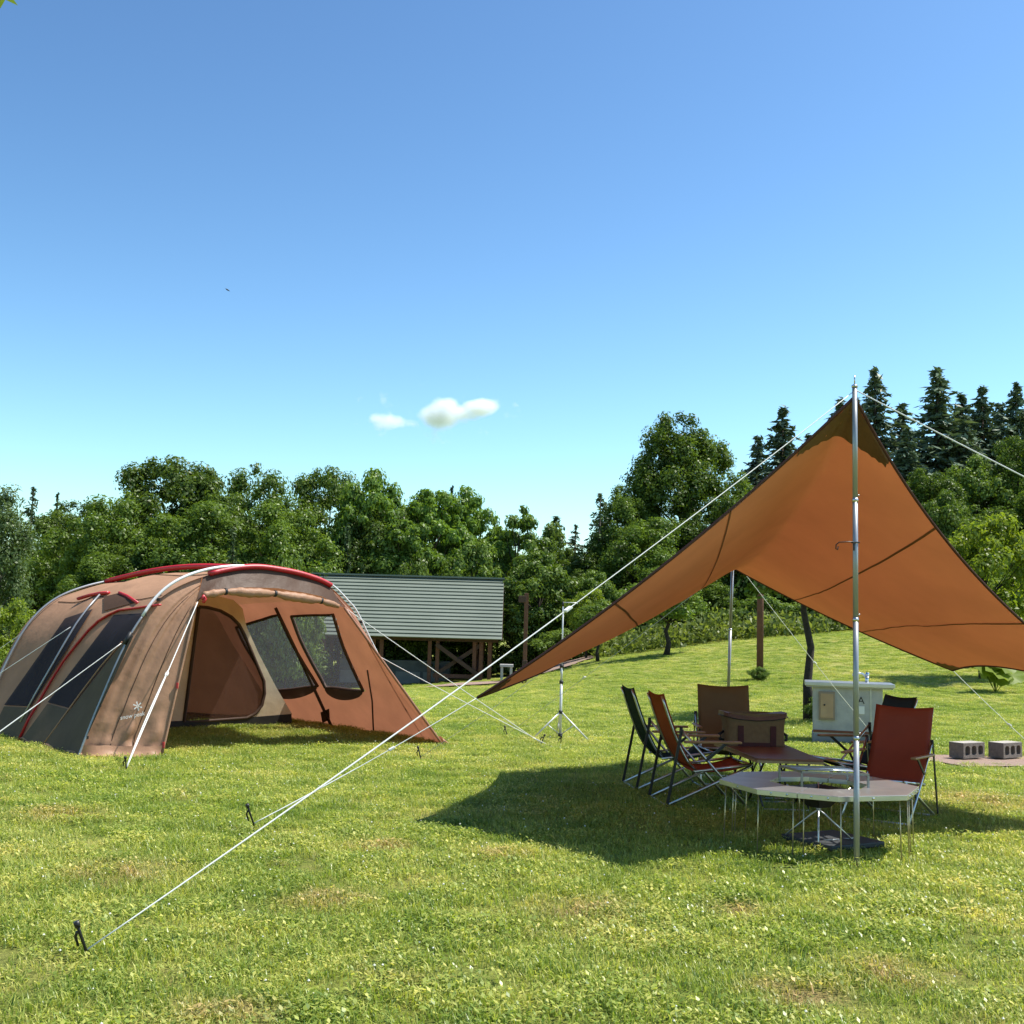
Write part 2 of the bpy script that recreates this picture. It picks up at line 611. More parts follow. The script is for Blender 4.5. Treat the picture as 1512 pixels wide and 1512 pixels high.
def wob(p, amp, sc=2.0, seed=0.0):
    q = Vector(p) * sc + Vector((seed, seed * 1.7, 0))
    return Vector(p) + amp * Vector((mnoise.noise(q), mnoise.noise(q + Vector((9, 3, 1))), mnoise.noise(q + Vector((2, 7, 5)))))


# ------------------------------------------------------------------ ground
def make_ground():
    xs = sorted(set([-900, -500, -300, -200, -150, -110] + list(np.arange(-80, 81, 2.0)) + list(np.arange(-10, 10.1, 0.5)) + [110, 150, 200, 300, 500, 900]))
    ys = sorted(set([-120, -60, -30, -15, -5] + list(np.arange(0, 20, 0.5)) + list(np.arange(20, 60, 1.0)) + list(np.arange(60, 130, 4.0)) + [140, 170, 210, 260, 330, 420, 600, 1000, 2000]))
    verts = [(x, y, terrain(x, y)) for y in ys for x in xs]
    w = len(xs)
    faces = [(j * w + i, j * w + i + 1, (j + 1) * w + i + 1, (j + 1) * w + i) for j in range(len(ys) - 1) for i in range(w - 1)]
    o = MB().add(verts, faces, True).build('ground', 'lawn_soil')
    o['kind'] = 'structure'
    o['label'] = 'mown green and yellowish campsite lawn rising to a low bank on one side'


make_ground()


def strip_sheet(name, path, width, lift, label, nseg=40):
    """a path sheet that follows the terrain"""
    pts = [Vector(p) for p in path]
    L = [0]
    for a, b in zip(pts, pts[1:]):
        L.append(L[-1] + (b - a).length)

    def P(u):
        d = u * L[-1]
        for i in range(len(pts) - 1):
            if d <= L[i + 1] or i == len(pts) - 2:
                k = (d - L[i]) / (L[i + 1] - L[i])
                return pts[i].lerp(pts[i + 1], k), (pts[i + 1] - pts[i]).normalized()

    def fn(u, v):
        p, d = P(u)
        nrm = Vector((-d.y, d.x, 0))
        w = width * (1 + 0.12 * mnoise.noise(Vector((u * 9, v * 2, 3))))
        q = p + nrm * (v - 0.5) * w
        return Vector((q.x, q.y, terrain(q.x, q.y) + lift))
    o = MB().grid(fn, nseg, 6).build(name, 'path_gravel')
    o['kind'] = 'structure'
    o['label'] = label


PATH_A = [(4.75, 12.95, 0), (5.6, 13.25, 0), (8.0, 13.45, 0), (14, 13.2, 0)]
PATH_B = [(-2.6, 43.6, 0), (-.4, 42.7, 0), (1.3, 43.2, 0), (2.2, 45.5, 0), (2.3, 49, 0)]
strip_sheet('path', PATH_A, 1.05, 0.015, 'pinkish gravel path beside the concrete blocks')
strip_sheet('path', PATH_B, 2.4, 0.05, 'reddish gravel path beside the timber shelter')


# ------------------------------------------------------------------ grass (uncountable): tufts scattered by geometry nodes
def tuft_mesh(name, seed, nb, rad, hmin, hmax, wid, leafy=0.0, flowers=0):
    rng = np.random.default_rng(seed)
    V, F, mi = [], [], []
    for _ in range(nb):
        a, rr = rng.uniform(0, 6.283), rad * math.sqrt(rng.uniform(0, 1))
        bx, by = rr * math.cos(a), rr * math.sin(a)
        da = rng.uniform(0, 6.283)
        d = np.array([math.cos(da), math.sin(da)])
        b = len(V)
        if rng.uniform() < leafy:                # clover and plantain leaves
            h, s = rng.uniform(0.012, 0.042), rng.uniform(0.005, 0.012)
            tz = rng.uniform(-0.7, 0.7) * s
            px = np.array([-d[1], d[0]])
            for q, k, z in ((-1, 0, -tz), (0, .62, 0), (1, 0, tz), (0, -.62, 0)):
                V.append((bx + d[0] * s * q + px[0] * s * k, by + d[1] * s * q + px[1] * s * k, h + z))
            F.append((b, b + 1, b + 2, b + 3))
            mi.append(0)
            continue
        h, w = rng.uniform(hmin, hmax), wid * rng.uniform(0.6, 1.3)
        ln = rng.uniform(0.2, 1.6) * h
        sx = np.array([-d[1], d[0]]) * w / 2
        m = d * ln * 0.35
        t = d * ln
        V += [(bx - sx[0], by - sx[1], -0.004), (bx + sx[0], by + sx[1], -0.004),
              (bx + m[0] + sx[0] * .8, by + m[1] + sx[1] * .8, h * .6), (bx + m[0] - sx[0] * .8, by + m[1] - sx[1] * .8, h * .6),
              (bx + t[0], by + t[1], h * rng.uniform(.8, 1.0))]
        F += [(b, b + 1, b + 2, b + 3), (b + 3, b + 2, b + 4)]
        mi += [0, 0]
    for _ in range(flowers):
        a, rr = rng.uniform(0, 6.283), rad * math.sqrt(rng.uniform(0, 1))
        c = np.array([rr * math.cos(a), rr * math.sin(a), rng.uniform(0.04, 0.06)])
        s = rng.uniform(0.004, 0.006)
        b = len(V)
        V += [tuple(c + s * np.array(q)) for q in ((1, 0, 0), (-1, 0, 0), (0, 1, 0), (0, -1, 0), (0, 0, 1), (0, 0, -1))]
        F += [(b + i, b + j, b + k) for i, j, k in ((0, 2, 4), (2, 1, 4), (1, 3, 4), (3, 0, 4), (2, 0, 5), (1, 2, 5), (3, 1, 5), (0, 3, 5))]
        mi += [1] * 8
    me = bpy.data.meshes.new(name)
    me.from_pydata(V, [], F)
    me.materials.append(MATS['lawn_blade'])
    me.materials.append(MATS['clover_white'])
    me.polygons.foreach_set('material_index', mi)
    me.update()
    return bpy.data.objects.new(name, me)


def off_lawn(x, y):
    """0 where a path lies, 1 on turf"""
    k = 1.0
    for path, w in ((PATH_A, 1.05), (PATH_B, 2.4)):
        for a, b in zip(path, path[1:]):
            a_, b_, p = Vector(a[:2]), Vector(b[:2]), Vector((x, y))
            t = max(0, min(1, (p - a_).dot(b_ - a_) / (b_ - a_).length_squared))
            if (p - a_.lerp(b_, t)).length < w * 0.5:
                k = 0.0
    return k


def make_grass():
    tufts = [tuft_mesh('tuft_a', 1, 210, 0.16, 0.014, 0.034, 0.0042),
             tuft_mesh('tuft_b', 2, 190, 0.16, 0.014, 0.036, 0.0042, 0.25),
             tuft_mesh('tuft_c', 3, 260, 0.15, 0.014, 0.038, 0.0045, 0.6, 0),
             tuft_mesh('tuft_d', 4, 150, 0.13, 0.018, 0.05, 0.0045, 0.1),
             tuft_mesh('tuft_e', 5, 230, 0.15, 0.015, 0.045, 0.0055, 0.45, 1),
             tuft_mesh('tuft_f', 6, 210, 0.17, 0.015, 0.04, 0.004)]
    verts, faces, dens = [], [], []

    def region(x0f, x1f, y0, y1, st, d0, d1):
        ys = np.arange(y0, y1 + 1e-6, st)
        for j in range(len(ys) - 1):
            ya, yb = ys[j], ys[j + 1]
            xa, xb = x0f(yb), x1f(yb)
            xs = np.arange(xa, xb + st, st)
            b = len(verts)
            for y in (ya, yb):
                for x in xs:
                    verts.append((x, y, terrain(x, y)))
                    k = (y - y0) / (y1 - y0)
                    dens.append((d0 + (d1 - d0) * k) * off_lawn(x, y))
            w = len(xs)
            faces.extend((b + i, b + i + 1, b + w + i + 1, b + w + i) for i in range(w - 1))
    region(lambda y: -0.56 * y - 1, lambda y: 0.56 * y + 1, 2.8, 10, 0.3, 44, 40)
    region(lambda y: -0.56 * y - 1, lambda y: 0.56 * y + 1, 10, 22, 0.4, 38, 22)
    region(lambda y: -0.5 * y - 1, lambda y: 0.52 * y + 1, 22, 46, 1.0, 20, 8)
    me = bpy.data.meshes.new('grass')
    me.from_pydata(verts, [], faces)
    at_ = me.attributes.new('dens', 'FLOAT', 'POINT')
    at_.data.foreach_set('value', np.array(dens, dtype=np.float32))
    me.materials.append(MATS['lawn_blade'])
    o = bpy.data.objects.new('grass', me)
    col.objects.link(o)
    o['kind'] = 'stuff'
    o['label'] = 'short mown grass and clover of the campsite lawn'
    o['category'] = 'grass'
    ng = bpy.data.node_groups.new('grass_scatter', 'GeometryNodeTree')
    ng.interface.new_socket('Geometry', in_out='INPUT', socket_type='NodeSocketGeometry')
    ng.interface.new_socket('Geometry', in_out='OUTPUT', socket_type='NodeSocketGeometry')
    N, Lk = ng.nodes, ng.links
    gi, go = N.new('NodeGroupInput'), N.new('NodeGroupOutput')
    dp = N.new('GeometryNodeDistributePointsOnFaces')
    na = N.new('GeometryNodeInputNamedAttribute')
    na.data_type = 'FLOAT'
    na.inputs['Name'].default_value = 'dens'
    Lk.new(gi.outputs[0], dp.inputs['Mesh'])
    Lk.new(na.outputs[0], dp.inputs['Density'])
    jn = N.new('GeometryNodeJoinGeometry')
    for t in tufts:
        oi = N.new('GeometryNodeObjectInfo')
        oi.inputs['Object'].default_value = t
        oi.inputs['As Instance'].default_value = True
        Lk.new(oi.outputs['Geometry'], jn.inputs[0])
    ip = N.new('GeometryNodeInstanceOnPoints')
    ip.inputs['Pick Instance'].default_value = True
    ri = N.new('FunctionNodeRandomValue')
    ri.data_type = 'INT'
    ri.inputs[4].default_value, ri.inputs[5].default_value = 0, len(tufts) - 1
    rr = N.new('FunctionNodeRandomValue')
    rr.data_type = 'FLOAT_VECTOR'
    rr.inputs[0].default_value = (-0.08, -0.08, 0)
    rr.inputs[1].default_value = (0.08, 0.08, 6.283)
    rs = N.new('FunctionNodeRandomValue')
    rs.data_type = 'FLOAT'
    rs.inputs[2].default_value, rs.inputs[3].default_value = 0.75, 1.3
    Lk.new(dp.outputs['Points'], ip.inputs['Points'])
    Lk.new(jn.outputs[0], ip.inputs['Instance'])
    Lk.new(ri.outputs[2], ip.inputs['Instance Index'])
    Lk.new(rr.outputs[0], ip.inputs['Rotation'])
    Lk.new(rs.outputs[1], ip.inputs['Scale'])
    Lk.new(ip.outputs[0], go.inputs[0])
    md = o.modifiers.new('scatter', 'NODES')
    md.node_group = ng


make_grass()


# ------------------------------------------------------------------ trees
def leaf_arrays(P, N_, size, rng, aspect=0.55, up=0.4):
    """rhombic leaves at points P with rough normals N_"""
    n = len(P)
    N_ = N_ + rng.normal(0, 0.45, (n, 3)) + np.array([0, 0, up])
    N_ /= np.linalg.norm(N_, axis=1, keepdims=True) + 1e-9
    R = rng.normal(0, 1, (n, 3))
    T = np.cross(N_, R)
    T /= np.linalg.norm(T, axis=1, keepdims=True) + 1e-9
    B = np.cross(N_, T)
    s = (size * rng.uniform(0.6, 1.35, n))[:, None]
    V = np.stack([P - T * s * .5, P + B * s * aspect * .5 + N_ * s * .06, P + T * s * .5 - N_ * s * .1, P - B * s * aspect * .5 + N_ * s * .06], 1)
    return V.reshape(-1, 3)


def mesh_quads(name, V, mat):
    n = len(V) // 4
    me = bpy.data.meshes.new(name)
    me.vertices.add(len(V))
    me.vertices.foreach_set('co', V.astype(np.float32).ravel())
    me.loops.add(n * 4)
    me.loops.foreach_set('vertex_index', np.arange(n * 4, dtype=np.int32))
    me.polygons.add(n)
    me.polygons.foreach_set('loop_start', np.arange(0, n * 4, 4, dtype=np.int32))
    me.polygons.foreach_set('loop_total', np.full(n, 4, dtype=np.int32))
    me.update(calc_edges=True)
    me.validate()
    me.materials.append(MATS[mat])
    return me


def broad_meshes(seed, h, r, base, ncl, nleaf, size, mat, flat=0.6, clr=(0.2, 0.34), shape=1.0, trunk_r=None, up=0.4, low=0.25):
    """(trunk mesh builder, crown vertices): clumps of leaves on limbs that spring from the trunk"""
    rng = np.random.default_rng(seed)
    zc, rz = (h + base) / 2, (h - base) / 2
    C, Rr = [], []
    while len(C) < ncl:
        d = rng.normal(0, 1, 3)
        d /= np.linalg.norm(d)
        k = rng.uniform(0.25, 1.0) ** 0.5
        kk = k * (0.86 + 0.14 * math.sin(3 * math.atan2(d[1], d[0]) + seed))
        p = np.array([d[0] * r * kk, d[1] * r * kk, zc + d[2] * rz * k * 0.93])
        if p[2] < zc:
            p[:2] *= 1 - (1 - shape) * (zc - p[2]) / rz
        else:
            p[:2] *= 1 - 0.25 * ((p[2] - zc) / rz)
        C.append(p)
        Rr.append(r * rng.uniform(*clr))
    C, Rr = np.array(C), np.array(Rr)
    pr = Rr ** 2
    idx = rng.choice(ncl, nleaf, p=pr / pr.sum())
    d = rng.normal(0, 1, (nleaf, 3))
    d /= np.linalg.norm(d, axis=1, keepdims=True)
    d[:, 2] = np.where(d[:, 2] < -0.75, -d[:, 2], d[:, 2])
    rad = Rr[idx] * rng.uniform(0.2, 1.25, nleaf)
    P = C[idx] + d * rad[:, None] * np.array([1, 1, flat])
    P[:, 2] = np.maximum(P[:, 2], 0.05)
    V = leaf_arrays(P, d, size, rng, up=up)
    tb = MB()
    tr = trunk_r or h * 0.018
    lean = rng.normal(0, 0.02 * h, 2)
    top = base + (h - base) * 0.75
    tp = []
    for i in range(7):
        k = i / 6
        tp.append(Vector((lean[0] * k + rng.normal(0, tr * .5) * (i > 0), lean[1] * k + rng.normal(0, tr * .5) * (i > 0), top * k - 0.15 * (i == 0))))
    tb.tube(tp, [tr * (1.35 if i == 0 else 1 - 0.8 * i / 6) for i in range(7)], 8)
    order = rng.permutation(ncl)[:min(ncl, 26)]
    for i in order:
        c = Vector(C[i])
        k = min(0.95, max(low, (c.z - base * 0.4) / top * 0.7))
        a = tp[0].lerp(tp[-1], k)
        ii = min(5, int(k * 6))
        a = tp[ii].lerp(tp[ii + 1], k * 6 - ii)
        m = a.lerp(c, 0.55) + Vector((0, 0, -0.06 * (c - a).length))
        tb.tube([a, m, c], [tr * .38, tr * .22, tr * .07], 5)
    return tb, V


def conifer_meshes(seed, h, r, base, mat, tiers=34, per=15, sprays=30, droop=0.28, size=0.34, aspect=0.34, low=0.0):
    rng = np.random.default_rng(seed)
    tb = MB()
    tb.tube([(0, 0, -0.15), (0, 0, h * .5), (0, 0, h * .97)], [h * .016, h * .01, h * .002], 7)
    P, N_ = [], []
    for i in range(tiers):
        z = base + (h - base) * ((i + rng.uniform(-.6, .6)) / tiers if i else 0) ** 0.9
        R = r * (1 - (z - base) / (h - base)) ** 0.92 + 0.06
        nb = max(4, int(per * (0.55 + 0.45 * R / r)))
        for b in range(nb):
            a = rng.uniform(0, 6.283)
            L = R * rng.uniform(0.4, 1.2)
            zz = z + rng.uniform(-.9, .9) * (h - base) / tiers
            e = np.array([math.cos(a) * L, math.sin(a) * L, zz - droop * L + 0.12 * L])
            if b % 3 == 0:
                tb.tube([(0, 0, zz), tuple(e)], [h * .003, h * .001], 4, cap=False)
            m = max(4, int(sprays * L / r + 3))
            ks = rng.uniform(0.12, 1.0, m)
            for k in ks:
                sag = -droop * L * k * k + 0.12 * L * k
                w = 0.16 * L * (1 - k * .5)
                P.append((math.cos(a) * L * k + rng.normal(0, w * .6), math.sin(a) * L * k + rng.normal(0, w * .6), zz + sag + rng.normal(0, .06) - abs(rng.normal(0, .08))))
                N_.append((math.cos(a) * .3, math.sin(a) * .3, 0.6))
    P, N_ = np.array(P), np.array(N_)
    n = len(P)
    rad = P * np.array([1, 1, 0])
    rad /= np.linalg.norm(rad, axis=1, keepdims=True) + 1e-9
    T = rad * .7 + rng.normal(0, .5, (n, 3)) + np.array([0, 0, -0.45])
    T /= np.linalg.norm(T, axis=1, keepdims=True)
    Nn = N_ * .6 + rng.normal(0, .8, (n, 3))
    B = np.cross(T, Nn)
    B /= np.linalg.norm(B, axis=1, keepdims=True) + 1e-9
    s = (size * rng.uniform(.6, 1.3, n))[:, None]
    V = np.stack([P - T * s * .5, P + B * s * aspect * .5, P + T * s * .5, P - B * s * aspect * .5], 1).reshape(-1, 3)
    return tb, V


PROTO = {}


def proto(key, h, r, tb, V, mat, bark='bark'):
    me_t = bpy.data.meshes.new(key + '_trunk')
    me_t.from_pydata(tb.v, [], tb.f)
    me_t.polygons.foreach_set('use_smooth', tb.s)
    me_t.materials.append(MATS[bark])
    PROTO[key] = (h, r, me_t, mesh_quads(key + '_crown', V, mat))


proto('oak1', 11, 5.0, *broad_meshes(11, 11, 5.0, 0.8, 260, 60000, 0.20, 'leaf_oak', flat=.75, clr=(.06, .19)), 'leaf_oak')
proto('oak2', 11, 4.6, *broad_meshes(12, 11, 4.6, 0.6, 240, 58000, 0.20, 'leaf_oak', flat=.75, clr=(.06, .2)), 'leaf_oak')
proto('oak3', 12, 4.0, *broad_meshes(13, 12, 4.0, 0.8, 280, 60000, 0.18, 'leaf_oak', flat=.9, clr=(.06, .18), shape=.85), 'leaf_oak')
proto('walnut1', 9, 4.0, *broad_meshes(14, 9, 4.0, 1.0, 140, 30000, 0.25, 'leaf_walnut', flat=.65, clr=(.07, .2)), 'leaf_walnut')
proto('walnut2', 9, 3.6, *broad_meshes(15, 9, 3.6, 0.8, 140, 30000, 0.25, 'leaf_walnut', flat=.65, clr=(.07, .2)), 'leaf_walnut')
proto('airy', 9, 3.4, *broad_meshes(25, 9, 3.4, 2.6, 60, 8000, 0.30, 'leaf_walnut', flat=.55, clr=(.1, .2)), 'leaf_walnut')
proto('bush1', 3, 2.0, *broad_meshes(16, 3, 2.0, 0.1, 80, 15000, 0.14, 'leaf_bush', flat=.8, clr=(.12, .24)), 'leaf_bush')
proto('bush2', 3, 1.8, *broad_meshes(17, 3, 1.8, 0.1, 80, 14000, 0.13, 'leaf_yellow', flat=.8, clr=(.12, .24)), 'leaf_yellow')
proto('round1', 6, 2.6, *broad_meshes(18, 6, 2.6, 0.4, 150, 28000, 0.17, 'leaf_bush', flat=.8, clr=(.1, .2)), 'leaf_bush')
proto('yellow1', 5, 2.2, *broad_meshes(19, 5, 2.2, 1.0, 90, 13000, 0.16, 'leaf_yellow', flat=.7, clr=(.1, .22)), 'leaf_yellow')
proto('pale1', 8, 2.4, *broad_meshes(20, 8, 2.4, 0.4, 95, 26000, 0.15, 'leaf_pale', flat=.9, clr=(.16, .28), shape=.9), 'leaf_pale', 'bark_grey')
proto('small1', 4.4, 1.15, *broad_meshes(21, 4.4, 1.15, 1.75, 40, 5800, 0.13, 'leaf_bush', clr=(.22, .36), trunk_r=.075, low=.62), 'leaf_bush')
proto('small2', 5, 1.9, *broad_meshes(22, 5, 1.9, 1.5, 45, 9000, 0.14, 'leaf_bush', clr=(.16, .28), trunk_r=.11, low=.45), 'leaf_bush')
proto('spruce1', 16, 3.4, *conifer_meshes(31, 16, 3.4, 1.0, 'needle', size=.55), 'needle')
proto('spruce2', 15, 2.8, *conifer_meshes(32, 15, 2.8, 1.2, 'needle', tiers=38, size=.48), 'needle')
proto('larch', 10, 2.2, *conifer_meshes(33, 10, 2.2, 0.6, 'needle_light', tiers=30, per=8, droop=.15, size=.34, aspect=.3), 'needle_light', 'bark_grey')
proto('fir', 6, 1.7, *conifer_meshes(34, 6, 1.7, 0.2, 'needle_light', tiers=24, per=9, droop=.1, size=.26, aspect=.4), 'needle_light')

_rot = random.Random(5)


def tree(key, px, topy, wpx, Y, name, label, cat='tree', group=None, base_z=None):
    h0, r0, mt, mc = PROTO[key]
    p = at(px, topy, Y)
    bz = terrain(p.x, Y) if base_z is None else base_z
    h = p.z - bz
    o = thing(name, (p.x, Y, bz), label, cat, group, _rot.uniform(0, 6.28))
    k = wpx * Y / FPX / 2 / (r0 * 1.05)
    o.scale = (k, k, h / h0)
    for nm, me in (('trunk', mt), ('crown', mc)):
        c = bpy.data.objects.new(nm if cat != 'bush' else {'trunk': 'stem', 'crown': 'foliage'}[nm], me)
        col.objects.link(c)
        c.parent = o
    return o


OAKG = 'broadleaf trees of the wood behind the tent'
for key, px, ty, w, Y, lab in (
        ('oak1', 165, 718, 250, 54, 'dark broadleaf tree with a sloping crown above the tent mesh wall'),
        ('oak2', 250, 666, 260, 57, 'tallest crown of the dark broadleaf wood behind the tent'),
        ('oak1', 375, 674, 220, 55, 'second-tallest broadleaf crown behind the tent, above its red roof sleeve'),
        ('oak2', 312, 684, 200, 58, 'broadleaf crown filling the dip between the two tallest behind the tent'),
        ('oak2', 485, 682, 190, 58, 'dark domed broadleaf crown over the near end of the shelter ridge'),
        ('oak3', 115, 722, 190, 60, 'dark broadleaf tree next to the slender larches behind the tent'),
        ('oak1', 425, 730, 240, 52, 'front-row broadleaf crown just above the tent front sleeve'),
        ('oak2', 300, 735, 260, 51, 'front-row broadleaf crown just above the tent ridge'),
        ('oak3', 180, 790, 200, 50, 'low front-row broadleaf tree right behind the tent mesh wall'),
        ('oak2', 560, 745, 180, 54, 'dark broadleaf tree among the lighter walnut-like ones'),
        ('oak3', 60, 800, 160, 56, 'shaded broadleaf tree between the pale fine-leaved tree and the wood')):
    tree(key, px, ty, w, Y, 'broadleaf_tree', lab, 'tree', OAKG)
for key, px, ty, w, Y, lab in (('walnut1', 550, 696, 190, 55, 'light green walnut-like tree over the middle of the shelter ridge'),
                              ('walnut2', 640, 708, 170, 56, 'light green walnut-like tree with the widest crown over the shelter'),
                              ('walnut1', 692, 722, 150, 58, 'light green walnut-like tree over the far end of the shelter ridge'),
                              ('walnut2', 600, 755, 170, 53, 'low walnut-like tree just behind the shelter roof')):
    tree(key, px, ty, w, Y, 'walnut_tree', lab, 'tree', 'walnut-like trees behind the shelter')
for key, px, ty, w, Y, lab in (('walnut2', 740, 775, 130, 57, 'light green tree filling the gap past the end of the shelter roof'),
                              ('round1', 812, 768, 110, 58, 'upright mid green tree between the open-crowned tree and the pointed conifer'),
                              ('oak3', 846, 800, 100, 58, 'shaded tree at the foot of the pointed conifer')):
    tree(key, px, ty, w, Y, 'broadleaf_tree', lab, 'tree', 'trees beyond the shelter end')
tree('airy', 768, 738, 120, 56, 'walnut_tree', 'open-crowned light green tree with sky showing through, beyond the shelter', 'tree')
tree('pale1', -6, 706, 150, 36, 'birch_tree', 'pale grey-green fine-leaved tree at the edge of the wood', 'tree')
LAR = 'slender light green larch standing behind the broadleaf wood'
for px, ty, w, Y in ((50, 716, 130, 66), (86, 724, 120, 68), (822, 760, 170, 62), (668, 714, 120, 66), (850, 772, 130, 64)):
    tree('larch', px, ty, w, Y, 'larch_tree', LAR, 'tree', 'larches behind the wood')
tree('fir', 345, 785, 110, 44, 'fir_tree', 'small bushy fir in front of the dark wood above the tent roof', 'tree')
tree('fir', 515, 775, 110, 52, 'fir_tree', 'small bushy fir in front of the dark wood above the shelter ridge', 'tree')
tree('round1', 700, 795, 130, 52, 'round_tree', 'rounded mid green tree rising just behind the shelter ridge', 'tree')
tree('round1', 795, 810, 150, 50, 'round_tree', 'rounded mid green tree beside the end of the shelter roof', 'tree')
tree('bush1', 610, 828, 110, 50, 'bush', 'bright green bush peeping over the middle of the shelter ridge', 'bush')
tree('bush1', 430, 818, 130, 44, 'bush', 'green bush peeping over the tent roof', 'bush')
tree('bush2', 20, 884, 120, 24, 'bush', 'sunlit yellow-green bush behind the rear of the tent', 'bush')
tree('oak3', 1008, 594, 225, 60, 'broadleaf_tree', 'tallest round-topped broadleaf tree, left of the tarp peak', 'tree')
tree('oak3', 930, 700, 140, 58, 'broadleaf_tree', 'dark broadleaf tree leaning against the tallest round-topped tree', 'tree')
DK = 'dark broadleaf tree in the wood seen over the tarp wing'
for key, px, ty, w, Y in (('oak2', 960, 760, 190, 54), ('oak1', 1060, 720, 200, 56), ('oak3', 890, 790, 120, 57), ('oak1', 1130, 760, 210, 58), ('oak2', 1010, 830, 190, 50), ('oak2', 1180, 800, 190, 54)):
    tree(key, px, ty, w, Y, 'broadleaf_tree', DK, 'tree', 'dark trees over the tarp wing')
tree('larch', 887, 726, 150, 57, 'larch_tree', 'pointed dark conifer beside the tallest round-topped tree', 'tree')
SPR = 'dark spruce standing back between the taller spruces on the wooded slope'
for key, px, ty, w, Y, lab in (
        ('spruce2', 1156, 598, 205, 74, 'broad dark spruce between the tallest round-topped tree and the tarp peak'),
        ('spruce1', 1120, 640, 170, 78, 'lower dark spruce touching the tallest round-topped tree'),
        ('spruce2', 1240, 586, 180, 80, 'dark spruce half hidden by the tarp peak and its rope'),
        ('spruce1', 1292, 538, 200, 82, 'pointed dark spruce rising right behind the tarp peak'),
        ('spruce1', 1384, 538, 245, 80, 'tallest and broadest dark spruce on the wooded slope'),
        ('spruce2', 1450, 568, 185, 84, 'dark spruce next beyond the broadest one on the slope'),
        ('spruce1', 1500, 562, 195, 84, 'dark pointed spruce second beyond the broadest one on the slope'),
        ('spruce1', 1332, 592, 190, 86, SPR), ('spruce2', 1420, 580, 190, 88, SPR), ('spruce1', 1476, 592, 190, 88, SPR), ('spruce2', 1262, 584, 180, 86, SPR), ('spruce2', 1530, 585, 190, 88, SPR),
        ('spruce2', 1340, 630, 175, 78, SPR), ('spruce2', 1425, 612, 175, 79, SPR), ('spruce1', 1560, 560, 200, 86, SPR), ('spruce2', 1195, 640, 175, 82, SPR)):
    tree(key, px, ty, w, Y, 'spruce_tree', lab, 'tree', 'spruces on the wooded slope')
SLO = 'mid green broadleaf tree below the spruces on the wooded slope'
for key, px, ty, w, Y in (('oak3', 1375, 680, 150, 66), ('round1', 1440, 668, 140, 70), ('oak2', 1505, 640, 150, 70), ('oak1', 1440, 740, 200, 62), ('oak3', 1540, 700, 150, 60), ('oak1', 1330, 760, 180, 60), ('oak2', 1270, 760, 180, 58), ('oak1', 1600, 690, 200, 62), ('oak1', 1400, 820, 200, 52), ('oak2', 1530, 800, 200, 50)):
    tree(key, px, ty, w, Y, 'broadleaf_tree', SLO, 'tree', 'broadleaf trees on the slope')
tree('round1', 1395, 720, 120, 46, 'round_tree', 'soft green feathery tree showing above the tarp edge', 'tree')
tree('round1', 878, 840, 110, 50, 'round_tree', 'mid green tree with low crown beyond the lamp tripod', 'tree')
tree('yellow1', 868, 862, 84, 46, 'young_tree', 'yellow-green young tree just beyond the lantern tripod', 'tree')
tree('small2', 985, 838, 150, 40, 'young_tree', 'small round-crowned tree on the bank seen under the tarp', 'tree')
tree('small2', 885, 880, 90, 42, 'young_tree', 'small dark tree standing alone on the bank with long shadow', 'tree')
t1213 = on_ground(1213, 1064)
tree('small1', 1196, 690, 235, t1213.y, 'park_tree', 'slim ivy-stemmed tree right behind the concrete water stand', 'tree')
tree('yellow1', 1446, 742, 190, 27, 'park_tree', 'yellow-green tree with dark stem on the lawn beyond the tarp corner', 'tree')
tree('yellow1', 1545, 770, 170, 30, 'park_tree', 'yellow-green tree at the lawn edge behind the tarp rope', 'tree')
BU = 'low green shrub along the foot of the wood'
for key, px, ty, w, Y in (('bush1', 560, 930, 110, 50), ('bush1', 640, 945, 120, 50), ('bush1', 700, 960, 80, 51), ('bush1', 830, 930, 110, 48), ('bush1', 905, 935, 120, 50), ('bush1', 960, 925, 110, 49),
                          ('bush1', 1050, 905, 130, 50), ('bush1', 1130, 880, 140, 49), ('bush1', 1230, 870, 140, 48), ('bush1', 1310, 860, 140, 47), ('bush1', 1400, 850, 160, 47), ('bush1', 1490, 840, 160, 46), ('bush1', 340, 900, 160, 46), ('bush1', 440, 910, 140, 47), ('bush1', 770, 935, 90, 50)):
    tree(key, px, ty, w, Y, 'shrub', BU, 'bush', 'shrubs along the wood')
g = on_ground(1122, 1004)
tree('bush1', 1121, 985, 38, g.y - 0.25, 'shrub', 'small leafy shrub around the foot of the brown post', 'bush')
tree('bush1', 1218, 1022, 66, t1213.y - 0.3, 'shrub', 'low shrub at the foot of the tree by the water stand', 'bush')


def make_weeds():
    """tall meadow weeds on the bank: nobody could count them"""
    rng = np.random.default_rng(77)
    P = []
    for _ in range(15000):
        x, y = rng.uniform(-8, 26), rng.uniform(43.5, 52)
        if y < 44.5 + 2.5 * mnoise.noise(Vector((x * .25, 0, 3))) or (x < 3.5 and y < 49):
            continue
        hh = rng.uniform(.3, 1.5) * (0.8 + 0.5 * mnoise.noise(Vector((x * .5, y * .5, 0))))
        g_ = terrain(x, y)
        for _k in range(3):
            P.append((x + rng.normal(0, .1), y + rng.normal(0, .1), g_ + hh * rng.uniform(.15, 1)))
    P = np.array(P)
    V = leaf_arrays(P, rng.normal(0, 1, P.shape), 0.26, rng, aspect=.4, up=.2)
    o = bpy.data.objects.new('tall_weeds', mesh_quads('tall_weeds', V, 'weed'))
    col.objects.link(o)
    o['kind'] = 'stuff'
    o['label'] = 'tall yellow-green weeds along the bank below the wood'
    o['category'] = 'weeds'


make_weeds()


